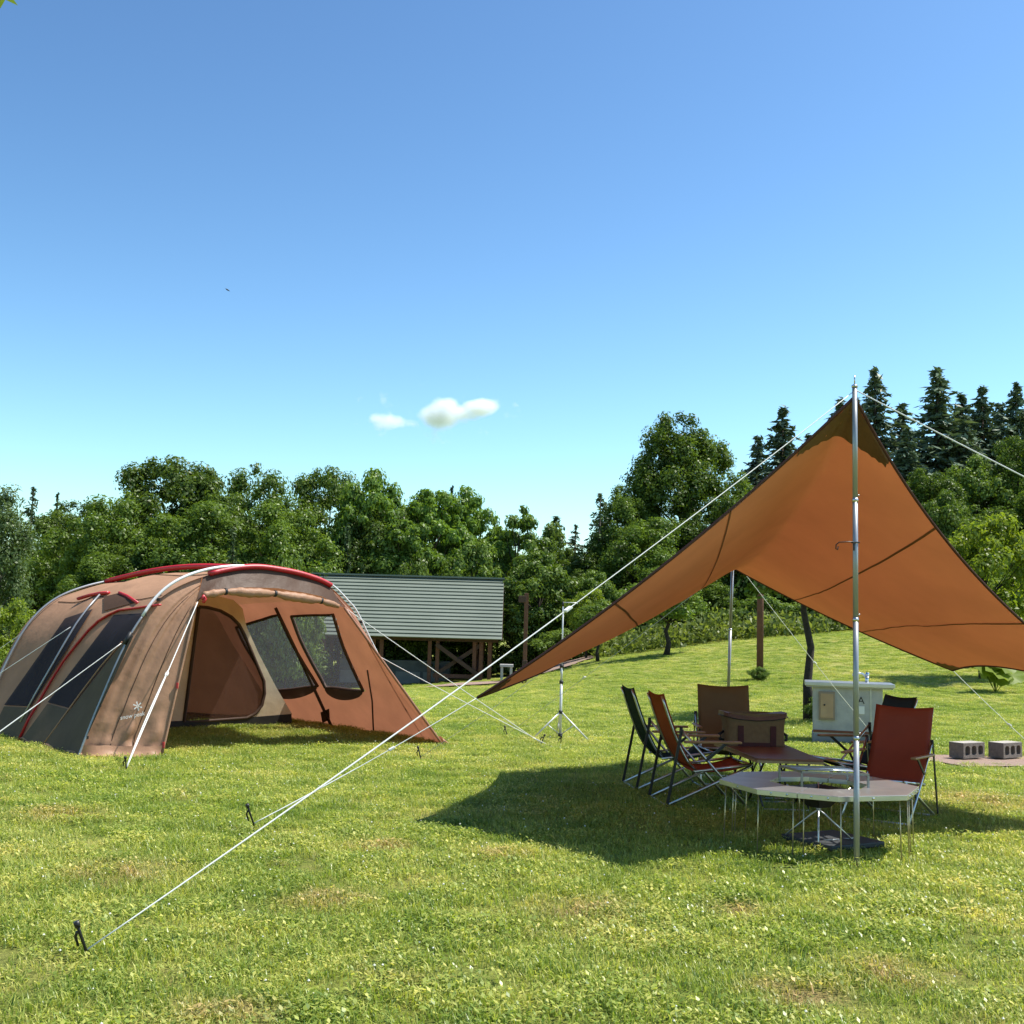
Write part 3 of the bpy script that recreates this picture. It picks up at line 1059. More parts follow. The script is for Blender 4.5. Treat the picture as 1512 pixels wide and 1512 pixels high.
# ------------------------------------------------------------------ timber shelter
def make_shelter():
    Y0 = 46.5
    eR, eL = at(741, 945, Y0), at(440, 936.5, Y0)
    rR = at(734, 856, Y0 + 2.7)
    zE, zR = eR.z, rR.z
    xL, xR = eL.x, eR.x
    gz = terrain((xL + xR) / 2, Y0 + 2)
    root = thing('timber_shelter', ((xL + xR) / 2, Y0 + 2.7, gz), 'open timber shelter with a pale green lapped metal roof beyond the lawn', 'shelter')
    n = 17
    run, rise = 2.7, zR - zE
    sl = Vector((0, run, rise)).normalized()
    nr = Vector((0, -rise, run)).normalized()
    step = math.hypot(run, rise) / n
    for i in range(n):
        a = Vector((0, Y0, zE)) + sl * (i * step)
        m = MB()
        lo = a - sl * 0.03 + nr * 0.075
        hi = a + sl * (step + 0.004) + nr * 0.022
        p = [Vector((x, q.y, q.z)) for x in (xL, xR) for q in (lo, hi, hi - nr * .022, lo - nr * .045)]
        m.add(p, [(0, 1, 2, 3), (7, 6, 5, 4), (0, 4, 5, 1), (1, 5, 6, 2), (2, 6, 7, 3), (3, 7, 4, 0)])
        m.build('roof_sheet', 'roof_metal', root)
    back = MB()
    bl = Vector((0, -run, rise)).normalized()
    for i in range(6):
        a = Vector((0, Y0 + 2 * run, zE)) + bl * (i * step * n / 6)
        b = a + bl * (step * n / 6)
        back.bar((((xL + xR) / 2), a.y, a.z + .03), ((xL + xR) / 2, b.y, b.z + .03), xR - xL, 0.03)
    back.build('rear_roof', 'roof_metal', root)
    MB().box(((xL + xR) / 2, Y0 + run, zR + .05), (xR - xL + .06, .34, .07)).build('ridge_cap', 'roof_metal', root)
    for x in (xL + .03, xR - .03):
        m = MB()
        m.add([(x, Y0 + .1, zE - .02), (x, Y0 + 2 * run - .1, zE - .02), (x, Y0 + run, zR - .12), (x + .04, Y0 + .1, zE - .02), (x + .04, Y0 + 2 * run - .1, zE - .02), (x + .04, Y0 + run, zR - .12)],
              [(0, 1, 2), (5, 4, 3), (0, 3, 4, 1), (1, 4, 5, 2), (2, 5, 3, 0)])
        m.build('gable_board', 'timber', root)
    yF, yB = Y0 + .55, Y0 + 4.85
    for y in (yF, yB):
        MB().box(((xL + xR) / 2, y, zE - .02), (xR - xL - .3, .16, .2)).build('wall_plate', 'timber', root)
    cols = []
    for px in (470, 556, 639, 711):
        cols.append(at(px, 1000, yF).x)
    for i, x in enumerate(cols):
        for y in (yF, yB, (yF + yB) / 2 if i in (0, 3) else yB - .5):
            for dx in ((-.16, .16) if i < 3 else (-.32, -.05, .3)):
                g_ = terrain(x + dx, y)
                MB().box((x + dx, y, (g_ + zE) / 2 - .15), (.15, .15, zE - g_ + .1)).build('post', 'timber_warm', root)
    for a, b in ((2, 3),):
        for y in (yF, yB):
            g_ = terrain(cols[a], y) + .35
            for d in (-.1, .1):
                MB().bar((cols[a] + .1, y + d - .1, zE - .25), (cols[b] - .1, y + d - .1, g_), .09, .16).build('brace', 'timber', root)
                MB().bar((cols[b] - .1, y + d + .12, zE - .25), (cols[a] + .1, y + d + .12, g_), .09, .16).build('brace', 'timber', root)
            MB().box(((cols[a] + cols[b]) / 2, y, g_ - .05), (cols[b] - cols[a], .14, .16)).build('sill_beam', 'timber_warm', root)
    for x in (cols[2] + .1, cols[3] - .2):
        MB().bar((x, yB - .2, zE - .2), (x, yF + .2, terrain(x, yF) + .3), .1, .16).build('brace', 'timber_warm', root)
    for x in (cols[0], cols[1]):
        MB().bar((x, yF + .2, zE - .2), (x, yB - .2, terrain(x, yB) + .3), .1, .16).build('brace', 'timber', root)
    # concrete wash counter under the roof
    c0, c1 = at(500, 1010, yF + 1.2).x, at(663, 1010, yF + 1.2).x
    y = yF + 1.1
    g_ = terrain((c0 + c1) / 2, y)
    MB().box(((c0 + c1) / 2, y + .9, g_ + .5), (c1 - c0, 1.6, 1.0)).build('wash_counter', 'concrete_dark', root)
    w = (c1 - c0) / 4
    for i in range(4):
        MB().box((c0 + w * (i + .5), y + .07, g_ + .28), (w - .12, .08, .5)).build('counter_panel', 'concrete_mid', root)
    t = at(748, 985, 45.0)
    g_ = terrain(t.x, 45)
    st = thing('stone_table', (t.x, 45, g_), 'small grey stone table on the gravel by the shelter', 'table')
    MB().box((t.x, 45, g_ + .58), (.52, .5, .1)).build('table_top', 'concrete', st, bevel=.01)
    for s in (-1, 1):
        MB().box((t.x + s * .18, 45, g_ + .26), (.1, .4, .54)).build('leg', 'concrete', st)


make_shelter()


def make_posts():
    g = on_ground(774, 1009)
    top = at(778, 876, g.y)
    o = thing('lamp_post', g, 'thin brown lamp post with a small box lamp near the shelter', 'lamp post')
    MB().bar(g - Vector((0, 0, .2)), Vector((g.x, g.y, top.z)), .13, .13).build('post', 'timber_warm', o, bevel=.008)
    MB().bar(g - Vector((0, 0, .1)), g + Vector((0, 0, .75)), .17, .17).build('base_sleeve', 'timber', o, bevel=.01)
    MB().box((g.x - .13, g.y, top.z - .2), (.26, .2, .22)).build('lamp_box', 'timber', o, bevel=.01)
    g = on_ground(1122, 1004)
    o = thing('wooden_post', g, 'tall dark brown wooden post on the bank seen under the tarp', 'post')
    MB().tube([g - Vector((0, 0, .3)), g + Vector((0.0, 0, 2)), g + Vector((.0, 0, 3.9))], [.085, .08, .075], 10).build('pole', 'timber_warm', o)
    MB().tube([g + Vector((0, 0, 3.9)), g + Vector((0, 0, 3.98))], [.09, .05], 10).build('cap', 'timber', o)


make_posts()


# ------------------------------------------------------------------ concrete water stand, blocks, butterbur
def text_verts(body, size=1.0):
    cu = bpy.data.curves.new('lettering', 'FONT')
    cu.body = body
    cu.size = size
    tmp = bpy.data.objects.new('lettering', cu)
    col.objects.link(tmp)
    dg = bpy.context.evaluated_depsgraph_get()
    me = tmp.evaluated_get(dg).to_mesh()
    v = [vv.co.copy() for vv in me.vertices]
    f = [tuple(p.vertices) for p in me.polygons]
    tmp.evaluated_get(dg).to_mesh_clear()
    bpy.data.objects.remove(tmp)
    return v, f


def make_water_stand():
    c = at_z(1258, 1099)
    Y = c.y + .22
    rot = math.radians(-14)
    R = Matrix.Rotation(rot, 3, 'Z')
    k = Y / FPX
    W, D, Hh = 96 * k, .55, .72
    o = thing('water_stand', (c.x, Y, 0), 'grey concrete water stand with a steel counter and a chrome tap', 'water stand')
    o.rotation_euler = (0, 0, rot)
    b = lambda m, n, mt, bev=0.0: m.build(n, mt, o, world=False, bevel=bev)
    b(MB().box((0, 0, Hh / 2 - .03), (W, D, Hh + .06)), 'pedestal', 'concrete', .012)
    b(MB().box((0.02, 0, Hh + .035), (W + .25, D + .14, .05)), 'counter_top', 'stainless', .006)
    b(MB().box((0.02, 0, Hh + .003), (W + .21, D + .1, .018)), 'counter_rim', 'concrete')
    b(MB().box((0, 0, .05), (W + .02, D + .02, .14)), 'plinth', 'concrete_mid', .008)
    b(MB().box((0, -D / 2 - .004, .155), (W + .004, .014, .03)), 'rust_stripe', 'rust_stripe')
    px0 = -W / 2 + .17
    b(MB().box((px0, -D / 2 - .012, .48), (.2, .03, .36)), 'access_frame', 'panel_frame', .004)
    b(MB().box((px0, -D / 2 - .031, .48), (.16, .012, .31)), 'access_door', 'panel_wood', .003)
    b(MB().tube([(px0 - .03, -D / 2 - .035, .49), (px0 - .03, -D / 2 - .05, .49)], .012, 8), 'door_knob', 'black_plastic')
    tap = MB()
    tx = W * .30
    tap.tube([(tx, .1, Hh + .05), (tx, .1, Hh + .13)], .022, 10)
    tap.tube([(tx, .1, Hh + .12), (tx - .05, .09, Hh + .17), (tx - .13, .06, Hh + .185), (tx - .17, .05, Hh + .17), (tx - .175, .05, Hh + .14)], [.014, .013, .012, .012, .014], 8)
    tap.tube([(tx, .1, Hh + .13), (tx + .01, .1, Hh + .19)], [.03, .022], 8)
    b(tap, 'tap', 'chrome')
    v, f = text_verts('A', .13)
    m = MB().add([(p.x + W * .14, -D / 2 - .003, p.y + .52) for p in v], f)
    b(m, 'letter', 'print_black')
    b(MB().box((W * .14 + .04, -D / 2 - .006, .44), (.09, .008, .1)), 'notice_plate', 'print_white')
    b(MB().box((W * .33, -D / 2 - .004, .42), (.012, .01, .6)), 'conduit', 'stainless')


make_water_stand()


def make_blocks():
    for i, (px, py, rz, lab) in enumerate(((1433, 1119, 33, 'hollow concrete block beside the red camp chair, the nearer to it of two'),
                                           (1490, 1118, 36, 'hollow concrete block farther from the red camp chair, on the gravel path'))):
        p = at_z(px, py, 0.03)
        o = thing('concrete_block', (p.x, p.y + .1, terrain(p.x, p.y) + .03), lab, 'block', 'concrete blocks on the path', math.radians(rz))
        L, D, Hh, t = .39, .19, .17, .032
        m = MB()
        n = 3
        cw = (L - t * (n + 1)) / n
        pts = []
        # front and rear faces with rounded-rectangle holes running through the depth
        def rr(cx, cz, w, h, r, k=4):
            out = []
            for sx, sz, a0 in ((1, 1, 0), (-1, 1, 90), (-1, -1, 180), (1, -1, 270)):
                for j in range(k + 1):
                    a = math.radians(a0 + 90 * j / k)
                    out.append((cx + sx * (w / 2 - r) + r * math.cos(a), cz + sz * (h / 2 - r) + r * math.sin(a)))
            return out
        holes = [rr(-L / 2 + t + cw / 2 + q * (cw + t), Hh / 2, cw, Hh - 2 * t, .03) for q in range(n)]
        outer = [(-L / 2, 0), (L / 2, 0), (L / 2, Hh), (-L / 2, Hh)]
        for y in (-D / 2, D / 2):
            m.fill([[Vector((a, y, c)) for a, c in lp] for lp in [outer] + holes])
        for lp in [outer] + holes:
            k = len(lp)
            m.add([(a, -D / 2, c) for a, c in lp] + [(a, D / 2, c) for a, c in lp], [(q, (q + 1) % k, k + (q + 1) % k, k + q) for q in range(k)])
        m.build('block_body', 'cinder', o, world=False)
        MB().box((0, 0, Hh + .002), (L - .002, D - .002, .004)).build('sunlit_top', 'cinder_sunlit', o, world=False)  # thin paler sheet paints the sunlight on the block's upper face


make_blocks()


def make_butterbur():
    g = on_ground(1470, 1022)
    o = thing('butterbur_plant', g, 'bright green large-leaved butterbur beside the dark tree stem', 'plant')
    rng = random.Random(3)
    for i in range(9):
        a = rng.uniform(0, 6.28)
        r, h, s = rng.uniform(.08, .42), rng.uniform(.25, .68), rng.uniform(.22, .34)
        c = g + Vector((math.cos(a) * r, math.sin(a) * r * .6, h))
        tilt = Matrix.Rotation(rng.uniform(.2, .9), 3, 'X') @ Matrix.Rotation(rng.uniform(-.4, .4), 3, 'Y')
        m = MB()
        n = 14
        vs_ = [c] + [c + tilt @ Vector((math.cos(2 * math.pi * k / n) * s * (1 + .1 * math.sin(5 * k)), math.sin(2 * math.pi * k / n) * s, .035 * math.sin(3 * k) + .04)) for k in range(n)]
        m.add(vs_, [(0, 1 + k, 1 + (k + 1) % n) for k in range(n)], True)
        lf = m.build('leaf', 'leaf_yellow', o)
        MB().tube([g + Vector((0, 0, -.02)), g.lerp(c, .6) + Vector((0, 0, .03)), c], .008, 5).build('stalk', 'leaf_yellow', o)


make_butterbur()

# ------------------------------------------------------------------ tent
TL = Vector((-4.097, 11.204, 0))
TU = Vector((0.7575, 0.6525, 0)).normalized()
TB = Vector((-TU.y, TU.x, 0))
TW = 4.14


def T(t, s, z):
    return TL + TU * t + TB * s + Vector((0, 0, z))


def tlocal(p):
    d = Vector(p) - TL
    return d.dot(TU), d.dot(TB), p[2]


_arch = [(0, 0), (.17, .5), (.45, 1.19), (.75, 1.575), (1.17, 1.795), (1.68, 1.915), (2.1, 1.905), (2.45, 1.85), (2.72, 1.76), (2.93, 1.6), (3.07, 1.46), (3.36, 1.01), (3.82, .386), (TW, 0)]


def catmull(P, k):
    n = len(P) - 1
    x = min(max(k, 0), 1) * n
    i = min(int(x), n - 1)
    f = x - i
    p0, p1, p2, p3 = (np.array(P[max(i - 1, 0)]), np.array(P[i]), np.array(P[i + 1]), np.array(P[min(i + 2, n)]))
    return 0.5 * (2 * p1 + (p2 - p0) * f + (2 * p0 - 5 * p1 + 4 * p2 - p3) * f * f + (3 * p1 - p0 - 3 * p2 + p3) * f ** 3)


ARCH = np.array([catmull(_arch, i / 120) for i in range(121)])


def arch(k, off=0.0):
    """point (t, z) on the hoop profile, k from 0 (left foot) to 1; off pushes it outwards"""
    p = catmull(_arch, k)
    if off:
        d = catmull(_arch, k + .004) - catmull(_arch, k - .004)
        d /= np.linalg.norm(d)
        p = p + off * np.array([-d[1], d[0]])
    return p


def zprof(t):
    return float(np.interp(t, ARCH[:, 0], ARCH[:, 1], left=-1, right=-1))


def sag(t, s):
    """how far the skin hangs in between its hoops on the left half of the tent"""
    if s <= 0 or s >= 3.2:
        return 0.0
    a = .085 * math.sin(math.pi * s / 1.9) if s < 1.9 else .06 * math.sin(math.pi * (s - 1.9) / 1.3)
    return a * (1 - sstep((t - 1.0) / 1.2)) * min(1.0, max(0.0, zprof(t) * 2))


def zskin(t, s):
    a = 0.0
    for _ in range(4):
        a = .7 * sag(t - a, s)
    return zprof(t - a) - a


def k_of_t(t):
    return float(np.interp(t, ARCH[:, 0], np.linspace(0, 1, 121)))


def hit_tent(px, py, inside=False, off=0.0):
    """where a sight line meets the tent skin: outside, or from within"""
    r = ray(px, py)
    cam_p = Vector((0, 0, CAM_H))
    k, was = 6.0, False
    f = lambda q: (lambda l: zskin(l[0], l[1]) - l[2])(tlocal(cam_p + r * q)) > 0
    while k < 30:
        now = f(k)
        if (not inside and now) or (inside and was and not now and tlocal(cam_p + r * k)[1] > -.2):
            break
        was = now
        k += .02
    lo, hi = k - .02, k
    for _ in range(16):
        m = (lo + hi) / 2
        if f(m) == f(hi):
            hi = m
        else:
            lo = m
    return cam_p + r * (hi - off)


def hit_s(px, py, s):
    """where a sight line meets the cross plane at depth s"""
    r = ray(px, py)
    o_ = Vector((0, 0, CAM_H)) - TL
    k = (s - o_.dot(TB)) / r.dot(TB)
    return Vector((0, 0, CAM_H)) + r * k


def quad_on(fn, c, nu=8, nv=10):
    """grid on a surface under the pixel quad c = TL, TR, BR, BL"""
    def g_(u, v):
        a = np.array(c[0]) * (1 - u) + np.array(c[1]) * u
        b = np.array(c[3]) * (1 - u) + np.array(c[2]) * u
        p = a * (1 - v) + b * v
        return fn(*p)
    return MB().grid(g_, nu, nv)


def in_poly(x, y, P):
    c = False
    j = len(P) - 1
    for i in range(len(P)):
        if (P[i][1] > y) != (P[j][1] > y) and x < (P[j][0] - P[i][0]) * (y - P[i][1]) / (P[j][1] - P[i][1] + 1e-12) + P[i][0]:
            c = not c
        j = i
    return c


def make_tent():
    root = thing('tent', T(TW / 2, 2.0, 0), 'large brown and terracotta tunnel tent with its front door rolled up', 'tent')
    S1 = 3.4

    def scale_s(s):
        if s <= S1:
            return 1.0, 1.0 - 0.012 * max(0, s - 1.2) ** 2
        q = min(1, (s - S1) / 2.7)
        return 1 - .62 * q ** .6, (1 - 0.05) * math.sqrt(max(0, 1 - q * q * .97)) * .995

    def skin(k, s):
        t, z = arch(k)
        w, h = scale_s(s)
        a = .7 * sag(t, s)
        t, z = t + a, max(0, z - a)
        p = T((t - TW / 2) * w + TW / 2, s, z * h)
        if 0 < s and z > 0.05:
            p = wob(p, .012, 2.3)
        return p
    kA, kB = k_of_t(.75), k_of_t(2.93)
    MB().grid(lambda u, v: skin(u * kA, .0 + v * S1), 20, 30).build('side_wall', 'tent_fabric', root)
    MB().grid(lambda u, v: skin(kA + u * (kB - kA), v * S1), 26, 30).build('roof', 'tent_fabric', root)
    MB().grid(lambda u, v: skin(u, S1 + v * 2.66), 36, 18).build('rear_body', 'tent_fabric', root)
    # right wall: seen from inside, with two see-through windows cut into it
    winA = [(352, 921), (413, 908), (470, 1013), (405, 1018)]
    winB = [(432, 910), (493, 907), (538, 1021), (482, 1015)]

    def ks(p):
        t, s, z = tlocal(p)
        return k_of_t(t), s
    polys = []
    for wpx in (winA, winB):
        polys.append([ks(hit_tent(*q, inside=True)) for q in wpx])
    n1, n2 = 70, 110
    m = MB()
    vs_ = [skin(kB + (1 - kB) * i / n1, S1 * j / n2) for j in range(n2 + 1) for i in range(n1 + 1)]
    fs = []
    for j in range(n2):
        for i in range(n1):
            kc, sc_ = kB + (1 - kB) * (i + .5) / n1, S1 * (j + .5) / n2
            if any(in_poly(kc, sc_, P) for P in polys):
                continue
            a = j * (n1 + 1) + i
            fs.append((a, a + 1, a + n1 + 2, a + n1 + 1))
    m.add(vs_, fs, True)
    m.build('window_wall', 'tent_terracotta', root)
    for wpx, P in zip((winA, winB), polys):
        w = MB().grid(lambda u, v: skin(*((np.array(P[0]) * (1 - u) + np.array(P[1]) * u) * (1 - v) + (np.array(P[3]) * (1 - u) + np.array(P[2]) * u) * v)) - TU * .012, 10, 14).build('window', 'screen_clear', root)
        ring = []
        for a, b in zip(P, P[1:] + P[:1]):
            ring += [skin(*(np.array(a) * (1 - i / 8) + np.array(b) * i / 8)) - TU * .02 for i in range(8)]
        ring.append(ring[0])
        MB().tube(ring, .026, 6, cap=False, flat=.6).build('frame', 'tent_dark', w)
        # rolled cover hanging in a bow under the pane
        a, b = Vector(skin(*P[3])), Vector(skin(*P[2]))
        flap = MB().grid(lambda u, v: a.lerp(b, u) - TU * (.03 + .02 * math.sin(math.pi * u)) + Vector((0, 0, -(.02 + .10 * math.sin(math.pi * min(1, max(0, u))) ** .6) * v - .015)), 14, 4)
        flap.build('rolled_cover', 'tent_dark', w)
    pil = [hit_tent(*q, inside=True) - TU * .03 for q in ((410, 898), (440, 960), (468, 1020), (494, 1076))]
    MB().tube(pil, .02, 6).build('seam_tape', 'tent_dark', root)
    pil = [hit_tent(*q, inside=True) - TU * .025 for q in ((545, 990), (552, 1035), (554, 1083))]
    MB().tube(pil, .010, 6).build('zip_seam', 'tent_dark', root)
    quad_on(lambda x, y: hit_tent(x, y, True) - TU * .02, ((475, 1052), (488, 1046), (489, 1062), (478, 1068)), 2, 2).build('vent_flap', 'tent_dark', root)
    # dark lining band above the windows
    # left wall panels
    quad_on(lambda x, y: hit_tent(x, y, off=.04), ((168, 908), (214, 905), (104, 1046), (70, 1037)), 10, 14).build('side_screen', 'screen_charcoal', root)
    quad_on(lambda x, y: hit_tent(x, y, off=.04), ((96, 913), (137, 899), (45, 1043), (6, 1041)), 8, 14).build('side_screen', 'screen_charcoal', root)
    for c in (((187, 941), (197, 939), (117, 1112), (62, 1101)), ((70, 1039), (103, 1048), (61, 1101), (29, 1095)), ((6, 1043), (45, 1045), (27, 1094), (-14, 1084))):
        quad_on(lambda x, y: hit_tent(x, y, off=.05), c, 8, 12).build('mud_skirt', 'tent_olive', root)
    quad_on(lambda x, y: hit_tent(x, y, off=.03), ((153, 881), (177, 875), (201, 889), (153, 902)), 4, 4).build('roof_vent', 'tent_dark', root)
    MB().tube([hit_tent(*q, off=.05) for q in ((176, 875), (188, 880), (203, 890))], .016, 6).build('vent_trim', 'tent_red', root)
    MB().tube([hit_tent(*q, off=.055) for q in ((236, 893), (214, 896), (192, 899), (176, 901), (162, 907), (145, 917), (130, 931), (111, 954), (93, 977), (74, 1007), (58, 1035), (42, 1062), (27, 1094))], .021, 6, flat=.5).build('zip_trim', 'tent_red', root)
    # hem along the ground on the left
    hem = [wob(T(.02 + .0 * s, s, .02), .03, 4) for s in np.linspace(0, 3.4, 24)]
    MB().tube(hem, .035, 6, flat=.5).build('hem', 'tent_fabric', root)
    # front wings
    top_l = hit_s(290, 889, -.14)
    top_r = hit_s(508, 897, -.14)
    cor_l = T(.70, -.285, .0)
    cor_r = T(3.86, -.72, .0)
    kl, kr = k_of_t(1.17), k_of_t(2.72)

    def wing(kfoot, ktop, top, cor, seed):
        def fn(u, v):
            t, z = arch(kfoot + (ktop - kfoot) * v)
            a = T(t, .02, z)
            b = cor.lerp(top, v ** .93)
            p = a.lerp(b, u)
            e = u * (1 - u) * 4
            fold = .032 * mnoise.noise(Vector((u * 9 + seed, v * 2.2, seed))) + .075 * mnoise.noise(Vector((u * 5, v * 14, seed + 4))) * max(0, 1 - v * 2.6)
            return p - TB * fold * min(1, e * 1.5) + Vector((0, 0, .0))
        return fn
    wl = MB().grid(wing(0, kl, top_l, cor_l, 1.0), 34, 48).build('front_wing', 'tent_fabric', root)
    wr = MB().grid(wing(1, kr, top_r, cor_r, 5.0), 24, 40).build('front_wing', 'tent_terracotta', root)
    # piping on wing edges
    MB().tube([cor_l.lerp(top_l, i / 12) - TB * .005 for i in range(13)], .014, 6).build('edge_piping', 'tent_fabric', wl)
    MB().tube([cor_r.lerp(top_r, (i / 12) ** .93) - TB * .005 for i in range(13)], .016, 6).build('edge_piping', 'tent_terracotta', wr)
    # wrinkled skirt lying on the grass in front of the left wing and at the right corner
    lf = T(0, -.01, 0)
    MB().grid(lambda u, v: wob(lf.lerp(cor_l, u) - TB * (.02 + .08 * v * (1 - abs(2 * u - 1) ** 4)) + Vector((0, 0, .10 * (1 - v) ** 2 + .012)), .022, 7, 3), 26, 5).build('ground_skirt', 'tent_fabric', wl)
    rf = T(TW, -.01, 0)
    MB().grid(lambda u, v: wob(rf.lerp(cor_r, .4 + .62 * u) + TU * (.17 * v * u) - TB * .05 * v + Vector((0, 0, .07 * (1 - v) + .015)), .03, 8, 9), 14, 5).build('ground_skirt', 'tent_fabric', wr)
    # seams on the left wing
    wf = wing(0, kl, top_l, cor_l, 1.0)
    for u0, u1 in ((.33, .40), (.62, .7)):
        MB().tube([Vector(wf(u0 + (u1 - u0) * i / 14, .06 + .84 * i / 14)) - TB * .004 for i in range(15)], .0045, 4).build('seam', 'tent_dark', wl)
    for v0 in (.06, .42):
        p = Vector(wf(.985, v0)) - TB * .018
        MB().box(p, (.02, .03, .055)).build('pull_tab', 'tent_red', wl)
    # printed emblem and lettering
    pa, pb, pc = Vector(wf(.3, .15)), Vector(wf(.9, .2)), Vector(wf(.6, .5))
    nrm = (pb - pa).cross(pc - pa).normalized()
    cp = Vector((0, 0, CAM_H))

    def on_wing(px, py, off=.03):
        r = ray(px, py)
        return cp + r * ((pa - cp).dot(nrm) / r.dot(nrm) - off)
    v, f = text_verts('snow peak', 1.0)
    wmax = max(p.x for p in v)
    sx = 37.0 / wmax
    a0 = math.radians(-11)
    pts = []
    for p in v:
        x, y = p.x * sx + p.y * sx * .25, -p.y * sx * 1.05
        pts.append(on_wing(177.5 + x * math.cos(a0) - y * math.sin(a0), 1063 + x * math.sin(a0) + y * math.cos(a0)))
    MB().add(pts, f).build('lettering', 'print_white', wl)
    em = MB()
    for i in range(6):
        a = math.radians(i * 60 + 18)
        d = Vector((math.cos(a), math.sin(a)))
        n_ = Vector((-d.y, d.x))
        q = [d * .8 + n_ * .55, d * 6.8 + n_ * .95, d * 6.8 - n_ * .95, d * .8 - n_ * .55]
        em.add([on_wing(203.2 + w.x, 1042.5 + w.y) for w in q], [(0, 1, 2, 3)])
    em.build('emblem', 'print_white', wl)
    # valance under the front hoop and the rolled door
    lint = [top_l] + [hit_s(x, y, -.14) for x, y in ((303, 877), (332, 870), (372, 867), (410, 869), (445, 874), (475, 881))] + [top_r]

    def lerp_list(L_, u):
        x = u * (len(L_) - 1)
        i = min(int(x), len(L_) - 2)
        return L_[i].lerp(L_[i + 1], x - i)

    def val(u, v):
        t, z = arch(kl + (kr - kl) * u)
        return wob(T(t, -.005, z).lerp(lerp_list(lint, u), v), .008, 5)
    MB().grid(val, 40, 6).build('valance', 'tent_dark', root)
    rl = [hit_s(x, y, -.17) for x, y in ((300, 879), (316, 876), (333, 873.5), (352, 874.5), (370, 875.5), (388, 875.5), (406, 876.5), (423, 880), (440, 882.5), (457, 885), (474, 887), (487, 891), (500, 895))]
    rr_ = [.030, .042, .026, .046, .05, .048, .027, .048, .05, .048, .028, .038, .024]
    rp, rq = [], []
    for i in range(60):
        u = i / 59 * 12
        j = min(int(u), 11)
        rp.append(wob(rl[j].lerp(rl[j + 1], u - j), .006, 9))
        rq.append(float(np.interp(u, range(13), rr_)) * (1 + .08 * math.sin(i * 1.7)))
    ro = MB().tube(rp, rq, 12).build('rolled_door', 'tent_fabric', root)
    for j in (2, 6, 10):
        MB().tube([rl[j] + (rl[j + 1] - rl[j]).normalized() * d for d in (-.012, .012)], .036, 12).build('tie_band', 'black_plastic', ro)
    MB().tube([hit_s(x, y, -.2) for x, y in ((298, 885), (301, 880), (303, 884), (300, 890))], .018, 6).build('toggle', 'tent_red', root)
    # hoops and their sleeves
    def hoop(s, k0, k1, off, r, n=40, name='pole', mat='pole_silver'):
        pts_ = []
        for i in range(n + 1):
            t, z = arch(k0 + (k1 - k0) * i / n, off)
            pts_.append(T(t, s, z * (scale_s(max(s, 0))[1])))
        return MB().tube(pts_, r, 8).build(name, mat, root)
    hoop(-.03, 0.0, k_of_t(.55), .022, .012)
    up = []
    for i in range(24):
        q = i / 23
        t, z = arch(k_of_t(.55) + (k_of_t(1.78) - k_of_t(.55)) * q, .022 + .05 * math.sin(math.pi * min(1, q * 1.1)) )
        up.append(T(t, -.03, z))
    t, z = arch(k_of_t(2.0), .035)
    up.append(T(t, .12, z))
    MB().tube(up, .016, 8).build('pole', 'pole_white', root)
    hoop(-.03, k_of_t(2.68), 1.0, .025, .010, name='pole', mat='pole_white')
    hoop(3.2, 0.0, k_of_t(1.5), .03, .014)
    MB().tube([hit_tent(*q, off=.075) for q in ((30, 1066), (52, 1025), (75, 985), (95, 950), (113, 920), (130, 897), (147, 878))], .011, 8).build('pole', 'pole_silver', root)
    MB().tube([hit_tent(*q, off=.05) for q in ((62, 1102), (90, 1063), (120, 1022), (148, 985), (166, 964), (180, 948))], .009, 6).build('seam_pole', 'tent_fabric', root)
    # red sleeves
    def sleeve(pts_, r):
        MB().tube(pts_, r, 8, flat=.65).build('pole_sleeve', 'tent_red', root)
    fs_ = []
    for i in range(31):
        t, z = arch(k_of_t(1.24) + (k_of_t(2.71) - k_of_t(1.24)) * i / 30, .015)
        fs_.append(T(t, -.015, z))
    sleeve(fs_, .046)
    rs_ = []
    for i in range(31):
        q = i / 30
        tt, ss = 1.42 + (2.02 - 1.42) * q ** .8, 3.2 + (.45 - 3.2) * q
        t, z = arch(k_of_t(tt), .03)
        rs_.append(T(t, ss, z * scale_s(ss)[1] + .03 * math.sin(math.pi * q)))
    sleeve(rs_, .05)
    sleeve([hit_tent(*q, off=.05) for q in ((116, 884), (132, 879), (148, 876), (160, 875))], .03)
    for t0, s0, s1 in ((.78, .15, 3.1), (1.45, .3, 3.0)):
        MB().tube([Vector(skin(k_of_t(t0), s0 + (s1 - s0) * i / 20)) + Vector((0, 0, .006)) for i in range(21)], .0045, 4).build('seam', 'tent_dark', root)
    # clips that hold the skin to the hoops
    for k_ in (.035, .075, .11, .15, .185, .22):
        t, z = arch(k_, .012)
        MB().box(T(t, -.02, z), (.035, .035, .03)).build('pole_clip', 'black_plastic', root)
    for k_ in (.965, .925, .885, .83, .79):
        t, z = arch(k_, .012)
        MB().box(T(t, -.02, z), (.035, .035, .03)).build('pole_clip', 'black_plastic', root)
    t, z = arch(k_of_t(.42), .03)
    MB().tube([T(t - .03, -.03, z - .06), T(t + .03, -.03, z + .06)], .022, 8).build('pole_joint', 'black_plastic', root)
    # inner tent
    it = thing('inner_tent', T(TW / 2, 3.6, 0), 'cream inner tent with a brown mesh doorway inside the big tent', 'inner tent')
    Z = lambda x, y: hit_s(x, y, 2.45)
    door = [(293, 896), (306, 897), (325, 902), (341, 911), (352, 922), (360, 937), (374, 970), (389, 1006), (390, 1024), (386, 1041), (377, 1053), (364, 1060), (310, 1064), (271, 1066)]
